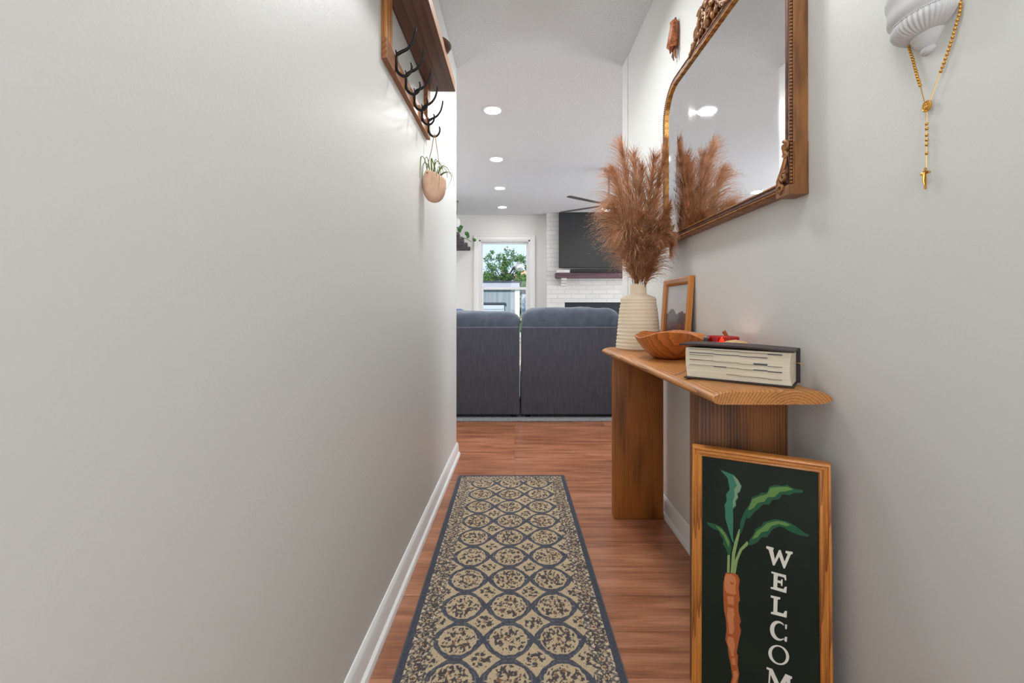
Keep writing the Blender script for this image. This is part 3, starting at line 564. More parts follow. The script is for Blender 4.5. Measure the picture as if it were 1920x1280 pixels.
# flowers and leaves
r_ = np.hypot(lu*1.05, lv); th_ = np.arctan2(lv, lu)+cell_v*1.3+cell_u*2.1
pet = 5+(np.abs(cell_u+cell_v) % 3)
ringm = ov & (np.abs(r_-.20-.02*np.sin(cell_v*3)) < .05) & (np.cos(th_*pet) > .15) & (vn(X*200, Y*200, 7) > .42)
put(ringm, dark)
put(ov & (r_ < .06) & (np.cos(th_*4) > -.3), rust); put(ov & (r_ < .022), cream)
put(ov & (r_ < .36) & (vn(X*170, Y*120, 11) > .555), dark)
put(ov & (r_ < .28) & (vn(X*150+9, Y*150, 12) > .68), rust)
du = u-np.floor(u)-.5; dv = v-np.floor(v)-.5; rd = np.hypot(du, dv); td = np.arctan2(dv, du)
put(dm & (np.abs(rd-.115) < .035) & (np.cos(td*4+.5) > .1), dark)
put(dm & (rd < .05) & (np.cos(td*4) > -.2), rust)
put(dm & (rd < .2) & (vn(X*150, Y*150, 15) > .58), dark)
# the patterned border, along both sides and the far end
ed = np.minimum.reduce([RHW-np.abs(X), RY1-Y, Y-RY0]); side = (RHW-np.abs(X)) <= np.minimum(RY1-Y, Y-RY0)
s_ = np.where(side, Y, X)
b_ = (ed < .088)
s2 = s_+.002*(vnoise(X*120, Y*120, 21)-.5)
bn = bz*.55+navy2*.45
C[b_] = (navy*.55+grey*.25+bz*.2)[b_]
def tri(e0, e1, per, ph, flip, col):
    tt = (ed-e0)/(e1-e0); tt = 1-tt if flip else tt; q = np.abs(((s2+ph)/per) % 1-.5)*2
    put(b_ & (ed > e0) & (ed < e1) & (q < (1-tt)*.8), col)
tri(.024, .038, .0235, 0, False, cream); tri(.034, .046, .0235, .0118, True, bz[0, 0])
tri(.066, .078, .0235, .004, False, cream); tri(.074, .087, .0235, .016, True, beige)
q = ((s2+.01)/.030) % 1-.5; rr = np.hypot((ed-.056)/.012, q*2.2)
put(b_ & (rr < 1.0), beige); put(b_ & (rr < .45), rust); put(b_ & (np.abs(rr-.85) < .13), dark)
put(b_ & (ed > .024) & (vn(X*170, Y*170, 31) > .53), dark); put(b_ & (ed > .024) & (vn(X*190+5, Y*190, 32) > .66), bz[0, 0])
put(ed < .023, navy); sel = ed < .023; C[sel] = (navy*(1-nz*.35)+navy2*nz*.35)[sel]; put(ed < .004, grey*.8)
speck = .72+.34*np.random.RandomState(3).rand(*X.shape); C *= speck[..., None]
Z = .0085+.0009*np.random.RandomState(5).rand(*X.shape)+.0006*(f > .16); Z[ed < .004] = .0065
verts = np.stack([X.ravel(), Y.ravel()-1.45, Z.ravel()], 1)
idx = np.arange(nx*ny).reshape(ny, nx)
quads = np.stack([idx[:-1, :-1].ravel(), idx[:-1, 1:].ravel(), idx[1:, 1:].ravel(), idx[1:, :-1].ravel()], 1)
bnd = list(idx[0, :])+list(idx[1:, -1])+list(idx[-1, -2::-1])+list(idx[-2:0:-1, 0]); nb_ = len(verts)
low = verts[bnd].copy(); low[:, 2] = .0005; verts = np.vstack([verts, low]); nb = len(bnd)
skirt = np.array([(bnd[(i+1) % nb], bnd[i], nb_+i, nb_+(i+1) % nb) for i in range(nb)])
me = bpy.data.meshes.new('hall_runner'); me.from_pydata(verts.tolist(), [], np.vstack([quads, skirt]).tolist())
ca_ = me.color_attributes.new('weave', 'FLOAT_COLOR', 'POINT')
full = np.ones((len(verts), 4)); full[:nb_, :3] = C.reshape(-1, 3); full[nb_:, :3] = navy
ca_.data.foreach_set('color', full.ravel().astype(np.float32)); me.materials.append(M['rug'])
o = bpy.data.objects.new('hall_runner', me); COL.objects.link(o); o.location = (RXC, 1.45, 0); o.rotation_euler = (0, 0, .0055)
tag(o, 'long slate-blue and beige patterned runner rug on the hall floor', 'rug')

# ============================================================ CONSOLE TABLE
TZ = .812; TB = .780
tb = thing('console_table', 'live-edge wooden console table standing against the right hall wall', 'table', (.6, 1.55, 0))
secs = []
Ys = [.975, .978, .985, 1.0, 1.03]+[1.08+.04*i for i in range(25)]+[2.075, 2.10, 2.118, 2.128]
LE = [(.97, .452), (1.1, .449), (1.29, .446), (1.6, .440), (1.85, .430), (2.0, .424), (2.2, .424)]
def lerp(tab, y):
    for (a0, v0), (a1, v1) in zip(tab, tab[1:]):
        if y <= a1: return v0+(v1-v0)*max(0, (y-a0)/(a1-a0))
    return tab[-1][1]
mb = MB(); rows = []
for y in Ys:
    xl = lerp(LE, y)+.003*mnoise.noise(Vector((0, y*9, 0)))+.0015*mnoise.noise(Vector((3, y*31, 0)))
    e0 = min(1, max(0, (y-.972)/.012))**.5; e1 = min(1, max(0, (2.131-y)/.045))**.5; rnd = .90+.10*e0
    xr = .7285; shr = (1-e1)*.05+(1-e0)*.003; zs = .5+.5*min(e0+.55, 1)*min(e1+.2, 1)
    xl += shr; xr -= shr*.6; zm = .792; bev = .050+.012*mnoise.noise(Vector((7, y*4, 0)))
    zt = zm+(TZ-zm)*min(1, .62+.38*e0)*min(1, .3+.7*e1); zb = zm-(zm-TB)*min(1, .4+.6*e1)
    sec = []
    sec = [(xl+.020*(1-math.sin(q/6*PI/2)), zm-(zm-zb)*math.cos(q/6*PI/2)) for q in range(7)]
    sec += [(xl+bev*(1-math.cos(q/8*PI/2))**1.0, zm+(zt-zm)*math.sin(q/8*PI/2)) for q in range(1, 9)]
    nmid = 10; sec += [(xl+bev+(xr-.05-xl-bev)*q/nmid, zt) for q in range(1, nmid+1)]
    sec += [(xr-.05*(1-math.sin(q/8*PI/2)), zm+(zt-zm)*math.cos(q/8*PI/2)) for q in range(1, 9)]
    sec += [(xr-.045*(1-math.cos(q/6*PI/2)), zm-(zm-zb)*math.sin(q/6*PI/2)) for q in range(1, 7)]
    sec += [(xr-.045+(xl+.020-xr+.045)*q/6, zb) for q in range(1, 6)]
    rows.append([(x, y, z) for x, z in sec])
k = len(rows[0]); vs = [p for r0 in rows for p in r0]; nr = len(rows)
fs = [(i*k+j, i*k+(j+1)%k, (i+1)*k+(j+1)%k, (i+1)*k+j) for i in range(nr-1) for j in range(k)]+[tuple(range(k)), tuple((nr-1)*k+j for j in range(k))]
mb.add(vs, fs); top = mb.build('tabletop', 'tabletop', None, smooth=True, angle=35, origin=(0, 0, 0))
top.parent = tb; top.location = tuple(-c for c in tb.location)
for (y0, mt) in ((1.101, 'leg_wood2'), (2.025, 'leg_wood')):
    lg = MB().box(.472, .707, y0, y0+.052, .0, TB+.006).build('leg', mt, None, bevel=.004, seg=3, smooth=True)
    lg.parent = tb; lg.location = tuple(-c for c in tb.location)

# ------------------------------------------------ vase and pampas
VX, VY = .575, 1.985
prof = [(.0001, 0), (.098, 0), (.1015, .006)]
for i in range(60):
    t_ = i/59; z = .010+t_*.213; r0 = .1015-.0185*t_-.004*t_**6
    r0 += .0021*math.sin(z*2*PI/.0165+2*mnoise.noise(Vector((0, 0, z*60))))*(.4+abs(mnoise.noise(Vector((5, 0, z*40))))*1.6)
    prof.append((r0, z))
prof += [(.0815, .228), (.0785, .235), (.072, .241), (.058, .247), (.043, .252), (.038, .257), (.0368, .263), (.0362, .275), (.0362, .298), (.0345, .300), (.0325, .297), (.033, .262), (.05, .24), (.07, .22), (.08, .1), (.078, .012), (.0001, .01)]
vs_ = MB().lathe(prof, (VX, VY, TZ), 72, cap=False).build('stoneware_vase', 'vase', smooth=True, angle=60, origin=(VX, VY, TZ))
tag(vs_, 'cream ribbed stoneware vase on the far end of the wooden console table', 'vase')

def plume(label, tip, ctrl, n, L0, side, mat='pampas', seed=0, start=.12, wide=1.0, droop=.9, base=None):
    """one pampas stem: axis from the vase mouth to the tip, feathery strands all along it"""
    R_ = random.Random(seed*31+5)
    base = base or (VX+R_.uniform(-.012, .012), VY+R_.uniform(-.012, .012), TZ+.20)
    ax = [Vector(p) for p in bez(base, (base[0]*.6+ctrl[0]*.4, base[1]*.6+ctrl[1]*.4, TZ+.34), ctrl, tip, 40)]
    o = thing('pampas_stem', label, 'dried grass', (VX, VY, TZ+.02), 'russet pampas plumes in the vase')
    st = MB().tube(ax, [.0022*(1-.7*i/40) for i in range(41)], 5).build('stalk', 'stem', o)
    vs = []; fs = []; side = Vector(side)
    def clampx(q):
        lim = .700-.022*(1 if 1.24 < q.z < 2.03 else 0)+(.02 if q.z < 1.24 else 0)
        return min(q.x, lim)
    for _ in range(int(n*.74)):
        t_ = start+(1-start)*R_.random()**.85; fi = t_*40; i = min(39, int(fi)); p = ax[i].lerp(ax[i+1], fi-i); tg = (ax[i+1]-ax[i]).normalized()
        e_ = (t_-start)/(1-start); env = (.55+.75*math.sin(min(1, e_*1.05)*PI*.9+.25)) if e_ < .93 else .5
        ln = L0*env*R_.uniform(.6, 1.25)
        if p.z < TZ+.292: continue
        rd = Vector((R_.gauss(0,1), R_.gauss(0,1), R_.gauss(0,1))); rd = (rd-tg*rd.dot(tg)).normalized()
        d = (tg*1.05+rd*.38*wide+side*R_.uniform(.05, .7)).normalized()
        segs = 6; wd = R_.uniform(.0008, .0016); nrm = Matrix.Rotation(R_.uniform(0, 2*PI), 3, d) @ d.orthogonal().normalized()
        q = p.copy(); dd = d.copy(); i0 = len(vs); step = ln/segs
        jitter = Vector((R_.gauss(0,1), R_.gauss(0,1), R_.gauss(0,1)))*.035; line = []
        for k_ in range(segs+1):
            w_ = wd*(1-k_/segs*.8); vs += [q-nrm*w_, q+nrm*w_]; line.append((q.copy(), dd.copy()))
            dd = (dd+(side*.16+Vector((0,0,-.24*droop))+jitter)*(.25+1.0*k_/segs)).normalized(); q = q+dd*step; q.x = clampx(q)
        for k_ in range(segs): a0 = i0+k_*2; fs.append((a0, a0+1, a0+3, a0+2))
        for _h in range(7):       # fine hairs along the branchlet
            u_ = R_.uniform(.1, .999)*segs; k_ = int(u_); q0 = line[k_][0].lerp(line[k_+1][0], u_-k_); dh = line[k_][1]
            rr = Vector((R_.gauss(0,1), R_.gauss(0,1), R_.gauss(0,1))).normalized()
            hd = (dh+rr*.42).normalized(); hl = R_.uniform(.006, .012); hw = hd.orthogonal().normalized()*R_.uniform(.0003, .00055); i0 = len(vs)
            q1 = q0+hd*hl; q1.x = clampx(q1); vs += [q0-hw, q0+hw, q1]; fs.append((i0, i0+1, i0+2))
    mb_ = MB(); mb_.add(vs, fs); mb_.build('plume', mat, o, fix=False)
    return o
plume('tallest pampas plume, its tip leaning left towards the living room', (.490, 1.97, 1.765), (.54, 1.98, 1.55), 961, .11, (-.30, -.08, 0), 'pampas', 1, .22, 1.1, .8)
plume('upright pampas plume at the right, close beside the mirror frame', (.672, 1.90, 1.735), (.635, 1.92, 1.50), 930, .10, (.30, -.12, .1), 'pampas_dark', 2, .20, 1.1, .45)
plume('straight pampas plume in the middle of the vase', (.592, 1.99, 1.66), (.58, 1.98, 1.45), 961, .10, (.02, -.2, 0), 'pampas_dark', 3, .14, 1.2, .5)
plume('pampas plume arching left in front of the ceiling fan', (.452, 1.96, 1.63), (.51, 1.97, 1.50), 992, .13, (-.38, -.1, -.1), 'pampas', 4, .22, 1.2, 1.3)
plume('widest pampas plume drooping left across the television', (.440, 1.93, 1.46), (.50, 1.95, 1.42), 1085, .14, (-.36, -.10, -.3), 'pampas', 5, .26, 1.2, 1.5)
plume('lowest pampas plume on the left, hanging over the mantel', (.478, 1.92, 1.335), (.52, 1.93, 1.38), 961, .125, (-.20, -.12, -.6), 'pampas', 6, .18, 1.2, 1.6)
plume('russet pampas plume bending right towards the lower mirror corner', (.672, 1.86, 1.44), (.63, 1.90, 1.36), 930, .11, (.26, -.18, -.25), 'pampas_dark', 7, .12, 1.2, 1.3)
plume('short pampas plume curling right and down over the small picture', (.700, 1.86, 1.285), (.67, 1.88, 1.42), 992, .125, (.10, -.04, -.6), 'pampas_dark', 8, .16, 1.1, 1.7)
plume('short dense pampas plume at the front of the vase mouth', (.565, 1.91, 1.42), (.57, 1.94, 1.30), 1178, .10, (-.02, -.2, -.2), 'pampas_dark', 9, .02, 1.4, 1.2)

plume('pampas plume rising between the tallest one and the middle one', (.545, 1.95, 1.70), (.56, 1.96, 1.5), 950, .115, (-.12, -.15, 0), 'pampas', 12, .14, 1.3, .7)
plume('pampas plume rising between the middle one and the one by the mirror', (.632, 1.93, 1.68), (.61, 1.93, 1.5), 950, .11, (.15, -.15, 0), 'pampas_dark', 13, .14, 1.3, .6)

# ------------------------------------------------ wooden bowl
BX, BY = .583, 1.615
bw = MB(); nA, nP = 72, 0
outer = [(0.0, 0), (.34, .0), (.45, .004), (.62, .022), (.78, .048), (.90, .072), (1.0, 1.0)]
prof_o = [(.001, .0), (.36, .0), (.46, .004), (.60, .018), (.74, .037), (.86, .057), (.95, .076), (1.0, .090)]
prof_i = [(.975, .092), (.93, .084), (.80, .062), (.62, .038), (.40, .018), (.001, .012)]
vs = []
def rim(a): return 1+.07*math.sin(2*a+.6)+.05*math.sin(3*a+1.9)+.02*math.sin(7*a)
def hz(a): return 1+.10*math.sin(2*a-1.0)+.07*math.sin(3*a+.4)+.03*math.sin(6*a+2)
for (r0, z) in prof_o+prof_i:
    for j in range(nA):
        a = 2*PI*j/nA; k_ = r0*(1+(rim(a)-1)*r0)
        vs.append((BX+.128*k_*math.cos(a), BY+.135*k_*math.sin(a), TZ+.0005+z*(1+(hz(a)-1)*min(1, z/.09))))
k = len(prof_o)+len(prof_i)
bw.add(vs, [(i*nA+j, i*nA+(j+1)%nA, (i+1)*nA+(j+1)%nA, (i+1)*nA+j) for i in range(k-1) for j in range(nA)])
tag(bw.build('wooden_bowl', 'bowl_wood', smooth=True, angle=60, origin=(BX, BY, TZ)), 'wavy-rimmed orange-brown root wood bowl between the vase and the book', 'bowl')

# ------------------------------------------------ small framed picture leaning on the wall
PY0, PY1, PZ = 1.738, 2.045, .3235
pf = thing('picture_frame', 'small landscape picture in a golden wooden frame leaning on the wall behind the bowl', 'picture', (.72, 1.89, TZ))
def pm(u, v, h):   # u along the wall, v up, h out from the back of the frame
    x = .712+(.7335-.712)*v/PZ; return (x-h+.0, u, TZ+v*.998)
fr = MB().sweep([(PY0, 0), (PY0, PZ), (PY1, PZ), (PY1, 0)][::-1], [(0, 0), (0, .018), (.006, .0215), (.020, .0185), (.026, .016), (.033, .010), (.034, .004)], pm); fr.build('frame', 'frame_pine', pf, smooth=True, angle=30)
MB().prism([(PY0+.02, .02), (PY1-.02, .02), (PY1-.02, PZ-.02), (PY0+.02, PZ-.02)], pm, .001, .004).build('backing', 'pic_glass', pf)
g = 60; u0, u1, v0, v1 = PY0+.032, PY1-.032, .032, PZ-.032
vs = [pm(u0+(u1-u0)*i/g, v0+(v1-v0)*j/g, .006) for j in range(g+1) for i in range(g+1)]
pr = MB(); pr.add([*vs], [(j*(g+1)+i, j*(g+1)+i+1, (j+1)*(g+1)+i+1, (j+1)*(g+1)+i) for j in range(g) for i in range(g)])
pr = pr.build('landscape_print', 'print', pf, fix=False); ca_ = pr.data.color_attributes.new('print', 'FLOAT_COLOR', 'POINT')
for j in range(g+1):
    for i in range(g+1):
        s1, t1 = i/g, j/g; hh = .50+.10*math.exp(-((s1-.72)/.16)**2)+.06*math.exp(-((s1-.25)/.14)**2)+.02*mnoise.noise(Vector((s1*9, 0, 0)))
        if t1 > hh: c = Vector((.62, .60, .60)).lerp(Vector((.42, .42, .45)), (t1-hh)*1.2)
        elif t1 > .36: c = Vector((.13, .09, .09))+Vector((.06, .03, .03))*mnoise.noise(Vector((s1*14, t1*14, 2)))
        else: c = Vector((.20, .075, .055))+Vector((.12, .05, .03))*mnoise.noise(Vector((s1*8, t1*24, 5)))
        ca_.data[j*(g+1)+i].color = (max(0, c.x), max(0, c.y), max(0, c.z), 1)

# ------------------------------------------------ candle, match stick, wood disc
CX_, CY_ = .655, 1.345
cn = thing('red_candle', 'lit candle in a dark red glass jar behind the book', 'candle', (CX_, CY_, TZ))
MB().lathe([(.0001, 0), (.043, 0), (.046, .004), (.046, .088), (.0475, .092), (.0475, .098), (.045, .1), (.043, .096), (.043, .06), (.0001, .06)], (CX_, CY_, TZ), 40, cap=False).build('glass_jar', 'red_glass', cn, smooth=True, angle=50)
MB().lathe([(.0001, 0), (.042, 0), (.0421, .002)], (CX_, CY_, TZ+.061), 30, cap=False).build('wax', 'wax', cn)
MB().tube([(CX_-.012, CY_-.02, TZ+.063), (CX_-.012, CY_-.02, TZ+.073)], .001, 6).build('wick', 'black', cn)
MB().lathe([(.0001, 0), (.007, .002), (.0085, .010), (.005, .021), (.0001, .028)], (CX_-.012, CY_-.02, TZ+.071), 12, cap=False).build('flame', 'flame', cn, smooth=True)
gj = thing('small_glass_jar', 'small clear glass jar with a dark rim at the left of the red candle', 'jar', (.602, 1.335, TZ))
MB().lathe([(.0001, 0), (.0075, 0), (.0085, .003), (.0085, .092), (.0072, .094), (.0072, .01), (.0001, .008)], (.600, 1.335, TZ), 20, cap=False).build('glass', 'screen', gj, smooth=True)
MB().lathe([(.009, .094), (.0095, .098), (.008, .1), (.007, .096)], (.600, 1.335, TZ), 20, cap=False).build('rim', 'nickel', gj, smooth=True)
tag(MB().tube([(.715, 1.335, TZ+.001), (.706, 1.40, TZ+.080), (.686, 1.40, TZ+.113)], [.005, .005, .0065], 7).build('cinnamon_stick', 'carved', smooth=True, angle=30, origin=(.70, 1.34, TZ)), 'short orange-brown wood stick poking up behind the red candle', 'stick')
tag(MB().lathe([(.0001, 0), (.040, 0), (.043, .01), (.043, .072), (.039, .082), (.026, .092), (.0001, .097)], (.645, 1.245, TZ), 36, cap=False).build('wooden_pot', 'tan_wood', smooth=True, angle=50, origin=(.645, 1.245, TZ)), 'round pale wooden pot with a domed top, just behind the book', 'pot')

# ------------------------------------------------ thick book
ang = math.radians(38.7); fd = Vector((-math.cos(ang), math.sin(ang), 0)); dd_ = Vector((math.sin(ang), math.cos(ang), 0))
NC = Vector((.652, .998, TZ)); BW, BD, BT = .250, .103, .090
def bk(u, d, h): return tuple(NC+fd*u+dd_*d+Vector((0, 0, h)))
bo = thing('thick_book', 'thick dark leather-bound book with tabbed cream pages on the near end of the table', 'book', tuple(NC+fd*BW/2+dd_*BD/2))
rj = random.Random(4)
def bkbox(mb_, u0, u1, d0, d1, h0, h1, sk=0): mb_.box(u0, u1, d0, d1, h0, h1, fn=lambda x, y, z: bk(x, y, z)); return mb_
pg = MB(); N = 26; prow = []
for i in range(N+1):
    t_ = i/N; bul = .004*math.sin(t_*PI)
    prow.append([bk(.004+bul, .006-.000, .005+t_*(BT-.012)), bk(BW-.004-.004*(1-t_)+bul*.5, .006, .005+t_*(BT-.012)-.0), bk(BW-.004, BD-.006, .005+t_*(BT-.012)), bk(.004, BD-.006, .005+t_*(BT-.012))])
vs = [p for r0 in prow for p in r0]; fs = [(i*4+j, i*4+(j+1)%4, (i+1)*4+(j+1)%4, (i+1)*4+j) for i in range(N) for j in range(4)]+[(0,1,2,3), tuple(N*4+j for j in range(4))]
pg.add(vs, fs); pages = pg.build('page_block', 'page', bo)
MB().prism([(0, 0), (BW, 0), (BW, BD), (0, BD)], bk, 0, .004).build('back_cover', 'leather', bo, bevel=.0015)
cv = MB(); vs = []
for i in range(13):
    t_ = i/12; up = .004*math.sin(t_*PI*.9)+.003*t_
    for (d0, hh) in ((-.004, 0), (BD, 0)): vs += [bk(-.002+(BW+.012)*t_, d0, BT-.006+up+hh), bk(-.002+(BW+.012)*t_, d0, BT-.0015+up+hh)]
cv.add(vs, [f_ for i in range(12) for f_ in ((i*4, i*4+4, i*4+5, i*4+1), (i*4+2, i*4+3, i*4+7, i*4+6), (i*4+1, i*4+5, i*4+7, i*4+3), (i*4, i*4+2, i*4+6, i*4+4))]+[(0, 1, 3, 2), (48, 50, 51, 49)])
cv.build('front_cover', 'leather', bo)
sp = MB().box(-.005, BW+.002, BD-.006, BD+.001, .001, BT-.002, fn=lambda x, y, z: bk(x, y, z)); sp.build('spine', 'leather', bo, bevel=.001)
# index tabs on the page edge: seven columns, stepped
rowz = [(.079, 0, 7, 'tan', .0012), (.069, 0, 6, 'mix', .0017), (.0635, 0, 2, 'tan', .001), (.051, 0, 7, 'red', .0012), (.0375, 0, 7, 'tan', .0009), (.020, 3, 7, 'tan', .001)]
for ri, (z0, c0_, c1_, kd, th0) in enumerate(rowz):
    for c in range(c0_, c1_):
        uu1 = BW-.014-c*.0305; uu0 = uu1-.0300; z = z0-.0006*c+(.0008 if c % 2 else 0)
        mt = 'tab_tan'; th1 = th0
        if kd == 'mix': mt = 'tab_dark'
        if kd == 'red': mt = 'tab_red' if c == 0 else 'tab_tan'; th1 = th0*(.7 if c else 1)
        if ri == 3 and c == 5: mt = 'tab_dark'; th1 = .0042
        if ri == 3 and c == 6: mt = 'tab_dark'
        if ri == 4 and c in (2, 5, 6): mt = 'tab_dark'; th1 = .0022
        if ri == 0 and c == 6: mt = 'tab_dark'; th1 = .0025
        MB().box(uu0, uu1, .0035, .0072, z, z+th1, fn=lambda x, y, z_: bk(x, y, z_)).build('index_tab', mt, pages)
rb = MB().tube(smoothpath([bk(.004, .085, .052), bk(-.006, .08, .052), bk(-.014, .075, .050)]), [.0025, .004, .0035], 6, flat=.3).build('ribbon_marker', 'ribbon', bo)
MB().tube(smoothpath([bk(BW-.004, .03, .022), bk(BW+.012, .02, .010), bk(BW+.028, .014, .003)]), [.003, .003, .003], 6, flat=.25).build('ribbon_marker', 'leather', bo)

# ============================================================ WELCOME SIGN
P0 = Vector((.4475, 1.075)); P1 = Vector((.7015, .9465)); SW = (P1-P0).length; SDx = (P1-P0).normalized(); SN = Vector((SDx.y, -SDx.x)); SH = .6547
lean = .030
if SN.y > 0: SN = -SN
def sg(u, v, h):   # u across, v up the board, h towards the hall
    f_ = (1-v/SH)*lean+h; p = P0+SDx*u+SN*f_; return (p.x, p.y, .002+v*.998)
sn = thing('welcome_sign', 'tall dark green welcome sign painted with a carrot, leaning on the near table leg', 'sign', (.57, 1.0, 0))
oth = MB().sweep([(0, 0), (SW, 0), (SW, SH), (0, SH)], [(0, -.016), (0, .004), (.002, .007), (.0055, .008), (.0075, .005), (.0095, .0045), (.013, .0062), (.0155, .004), (.0175, .0032), (.0205, .0042), (.0225, .002), (.0235, -.004), (.0235, -.010)], sg)
fo = oth.build('frame', ['frame_pine', 'frame_pine_h'], sn, smooth=True, angle=28)
k_ = 12
for p in fo.data.polygons:
    c = p.center; nrm_v = p.normal
# top and bottom rails take the grain that runs sideways
me_ = fo.data
for p in me_.polygons:
    v_mean = sum((me_.vertices[i].co.z for i in p.vertices))/len(p.vertices)
    zz = [me_.vertices[i].co.z for i in p.vertices]
    p.material_index = 1 if (max(zz)-min(zz) < .1) else 0
MB().prism([(.018, .018), (SW-.018, .018), (SW-.018, SH-.018), (.018, SH-.018)], sg, -.012, -.003).build('panel', 'sign_green', sn)
# painted art: outlines drawn on the board surface (plane of the panel)
O_ = Vector((0, 0, CH)); a3 = Vector(sg(0, 0, -.003)); bu = Vector(sg(1, 0, -.003))-a3; bv = Vector(sg(0, 1, -.003))-a3; pn = bu.cross(bv)
def uv(px, py):
    d = Vector(((px-CX)/F, 1, -(py-CY)/F)); t_ = (a3-O_).dot(pn)/d.dot(pn); p = O_+d*t_-a3
    return (p.dot(bu)/bu.dot(bu), p.dot(bv)/bv.dot(bv))
def paint(mb_, pts, h, mi=0, org=(1300, 1020), k=4.923):
    poly = [uv(org[0]+x/k, org[1]+y/k) for x, y in pts]
    area = sum(poly[i-1][0]*poly[i][1]-poly[i][0]*poly[i-1][1] for i in range(len(poly)))
    if area < 0: poly = poly[::-1]
    from mathutils.geometry import tessellate_polygon
    tris = [tuple(t3) for t3 in tessellate_polygon([[Vector((u_*1000, v_*1000, 0)) for u_, v_ in poly]])]
    n_ = len(poly); tv = [(u_, v_, 0) for u_, v_ in poly]
    mb_.add([sg(x, y, -.003+h) for x, y, _ in tv]+[sg(x, y, -.0035) for x, y, _ in tv], tris+[(i, (i+1)%n_, n_+(i+1)%n_, n_+i) for i in range(n_)], mi)
def hole_ring(mb_, out, inn, h, mi=0, org=(1300, 1020), k=4.923):
    A = [uv(org[0]+x/k, org[1]+y/k) for x, y in out]; B = [uv(org[0]+x/k, org[1]+y/k) for x, y in inn]; n_ = len(A)
    mb_.add([sg(x, y, -.003+h) for x, y in A]+[sg(x, y, -.003+h) for x, y in B], [(i, (i+1)%n_, n_+(i+1)%n_, n_+i) for i in range(n_)], mi)
LET = {
 'letter_w': [[(675,15),(735,30),(744,42),(735,50),(752,140),(790,52),(806,54),(842,160),(872,88),(850,78),(852,60),(917,70),(915,90),(900,92),(845,222),(832,222),(793,112),(748,196),(734,192),(695,50),(672,34)]],
 'letter_e': [[(720,250),(855,285),(858,332),(846,332),(838,306),(780,290),(776,330),(808,338),(812,322),(824,324),(822,384),(810,382),(806,360),(776,352),(774,398),(832,414),(846,392),(862,392),(858,450),(714,408),(714,394),(738,396),(742,272),(720,266)]],
 'letter_l': [[(714,470),(802,490),(802,506),(778,508),(774,622),(830,640),(846,614),(864,616),(860,676),(716,640),(716,624),(738,624),(742,498),(714,488)]],
}
for nm, polys in LET.items():
    mb = MB()
    for pl in polys: paint(mb, pl, .0006)
    mb.build(nm, 'chalk', sn, fix=False)
# C: an open ring with serifs
mb = MB(); out = []; inn = []
for i in range(33):
    a = math.radians(-52-i*(256/32)); 
    co, si = math.cos(a), -math.sin(a)
    out.append((785+78*co, 797+90*si+14*co)); inn.append((800+54*co, 800+72*si+12*co))
for i in range(32):
    A = [out[i], out[i+1], inn[i+1], inn[i]]; paint(mb, A, .0006)
paint(mb, [(846,738),(864,742),(862,782),(848,780)], .0006); paint(mb, [(846,852),(866,856),(862,900),(848,896),(838,882)], .0006)
mb.build('letter_c', 'chalk', sn, fix=False)
mb = MB(); T = [2*PI*i/48 for i in range(48)]
hole_ring(mb, [(788+96*math.cos(t_), 1020+90*math.sin(t_)+20*math.cos(t_)) for t_ in T], [(790+66*math.cos(t_), 1020+76*math.sin(t_)+15*math.cos(t_)) for t_ in T], .0006); mb.build('letter_o', 'chalk', sn, fix=False)
mb = MB(); paint(mb, [(676,1132),(730,1150),(795,1290),(850,1195),(912,1222),(910,1240),(894,1244),(898,1370),(920,1378),(918,1392),(850,1376),(850,1362),(866,1362),(862,1262),(800,1372),(790,1370),(712,1200),(704,1320),(722,1326),(722,1340),(672,1328),(674,1314),(690,1316),(700,1160),(676,1150)], .0006); mb.build('letter_m', 'chalk', sn, fix=False)
mb = MB(); paint(mb, [(x, y+1160) for x, y in LET['letter_e'][0]], .0006); mb.build('letter_e', 'chalk', sn, fix=False)
# the carrot
cr = MB()
paint(cr, [(288,300),(300,262),(330,268),(375,262),(410,285),(428,330),(418,400),(430,520),(416,540),(418,620),(438,712),(426,745),(440,800),(418,900),(400,1000),(412,1030),(408,1110),(424,1200),(410,1270),(380,1400),(350,1520),(340,1520),(352,1400),(338,1300),(360,1220),(345,1110),(325,1020),(318,940),(296,880),(306,790),(302,700),(282,600),(278,500),(276,370)], .0004, 0)
for pl in ([(290,300),(308,272),(350,275),(388,300),(395,350),(388,400),(396,450),(380,466),(310,450),(290,410),(286,360)], [(312,478),(372,482),(374,560),(318,548)], [(318,580),(372,590),(380,650),(370,690),(378,790),(360,830),(330,820),(325,740),(310,680)],
           [(320,850),(366,862),(385,930),(372,1000),(378,1030),(352,1030),(340,980),(310,900)], [(350,1050),(384,1046),(392,1110),(358,1110)], [(366,1170),(400,1160),(412,1210),(388,1290),(360,1380),(352,1300),(372,1230)]):
    paint(cr, pl, .0006, 1)
for pl in ([(334,334),(352,350),(382,352),(360,374),(345,362)], [(324,828),(372,834),(352,858)]): paint(cr, pl, .0008, 0)
cr.build('carrot_root', ['carrot_dark', 'carrot'], sn, fix=False)
K2 = 2.7826; OG = (1280, 820)      # second tracing, other scale
def pl2(mb_, pts, h, mi): paint(mb_, pts, h, mi, OG, K2)
st = MB()
pl2(st, [(231,705),(234,612),(246,612),(245,705)], .0004, 0)
pl2(st, [(250,705),(258,600),(270,545),(292,480),(306,470),(288,545),(274,610),(266,705)], .0004, 0)
pl2(st, [(262,708),(272,640),(298,580),(336,540),(346,556),(310,588),(288,640),(276,708)], .0004, 0)
st.build('carrot_stalks', 'stalk', sn, fix=False)
lf = MB()
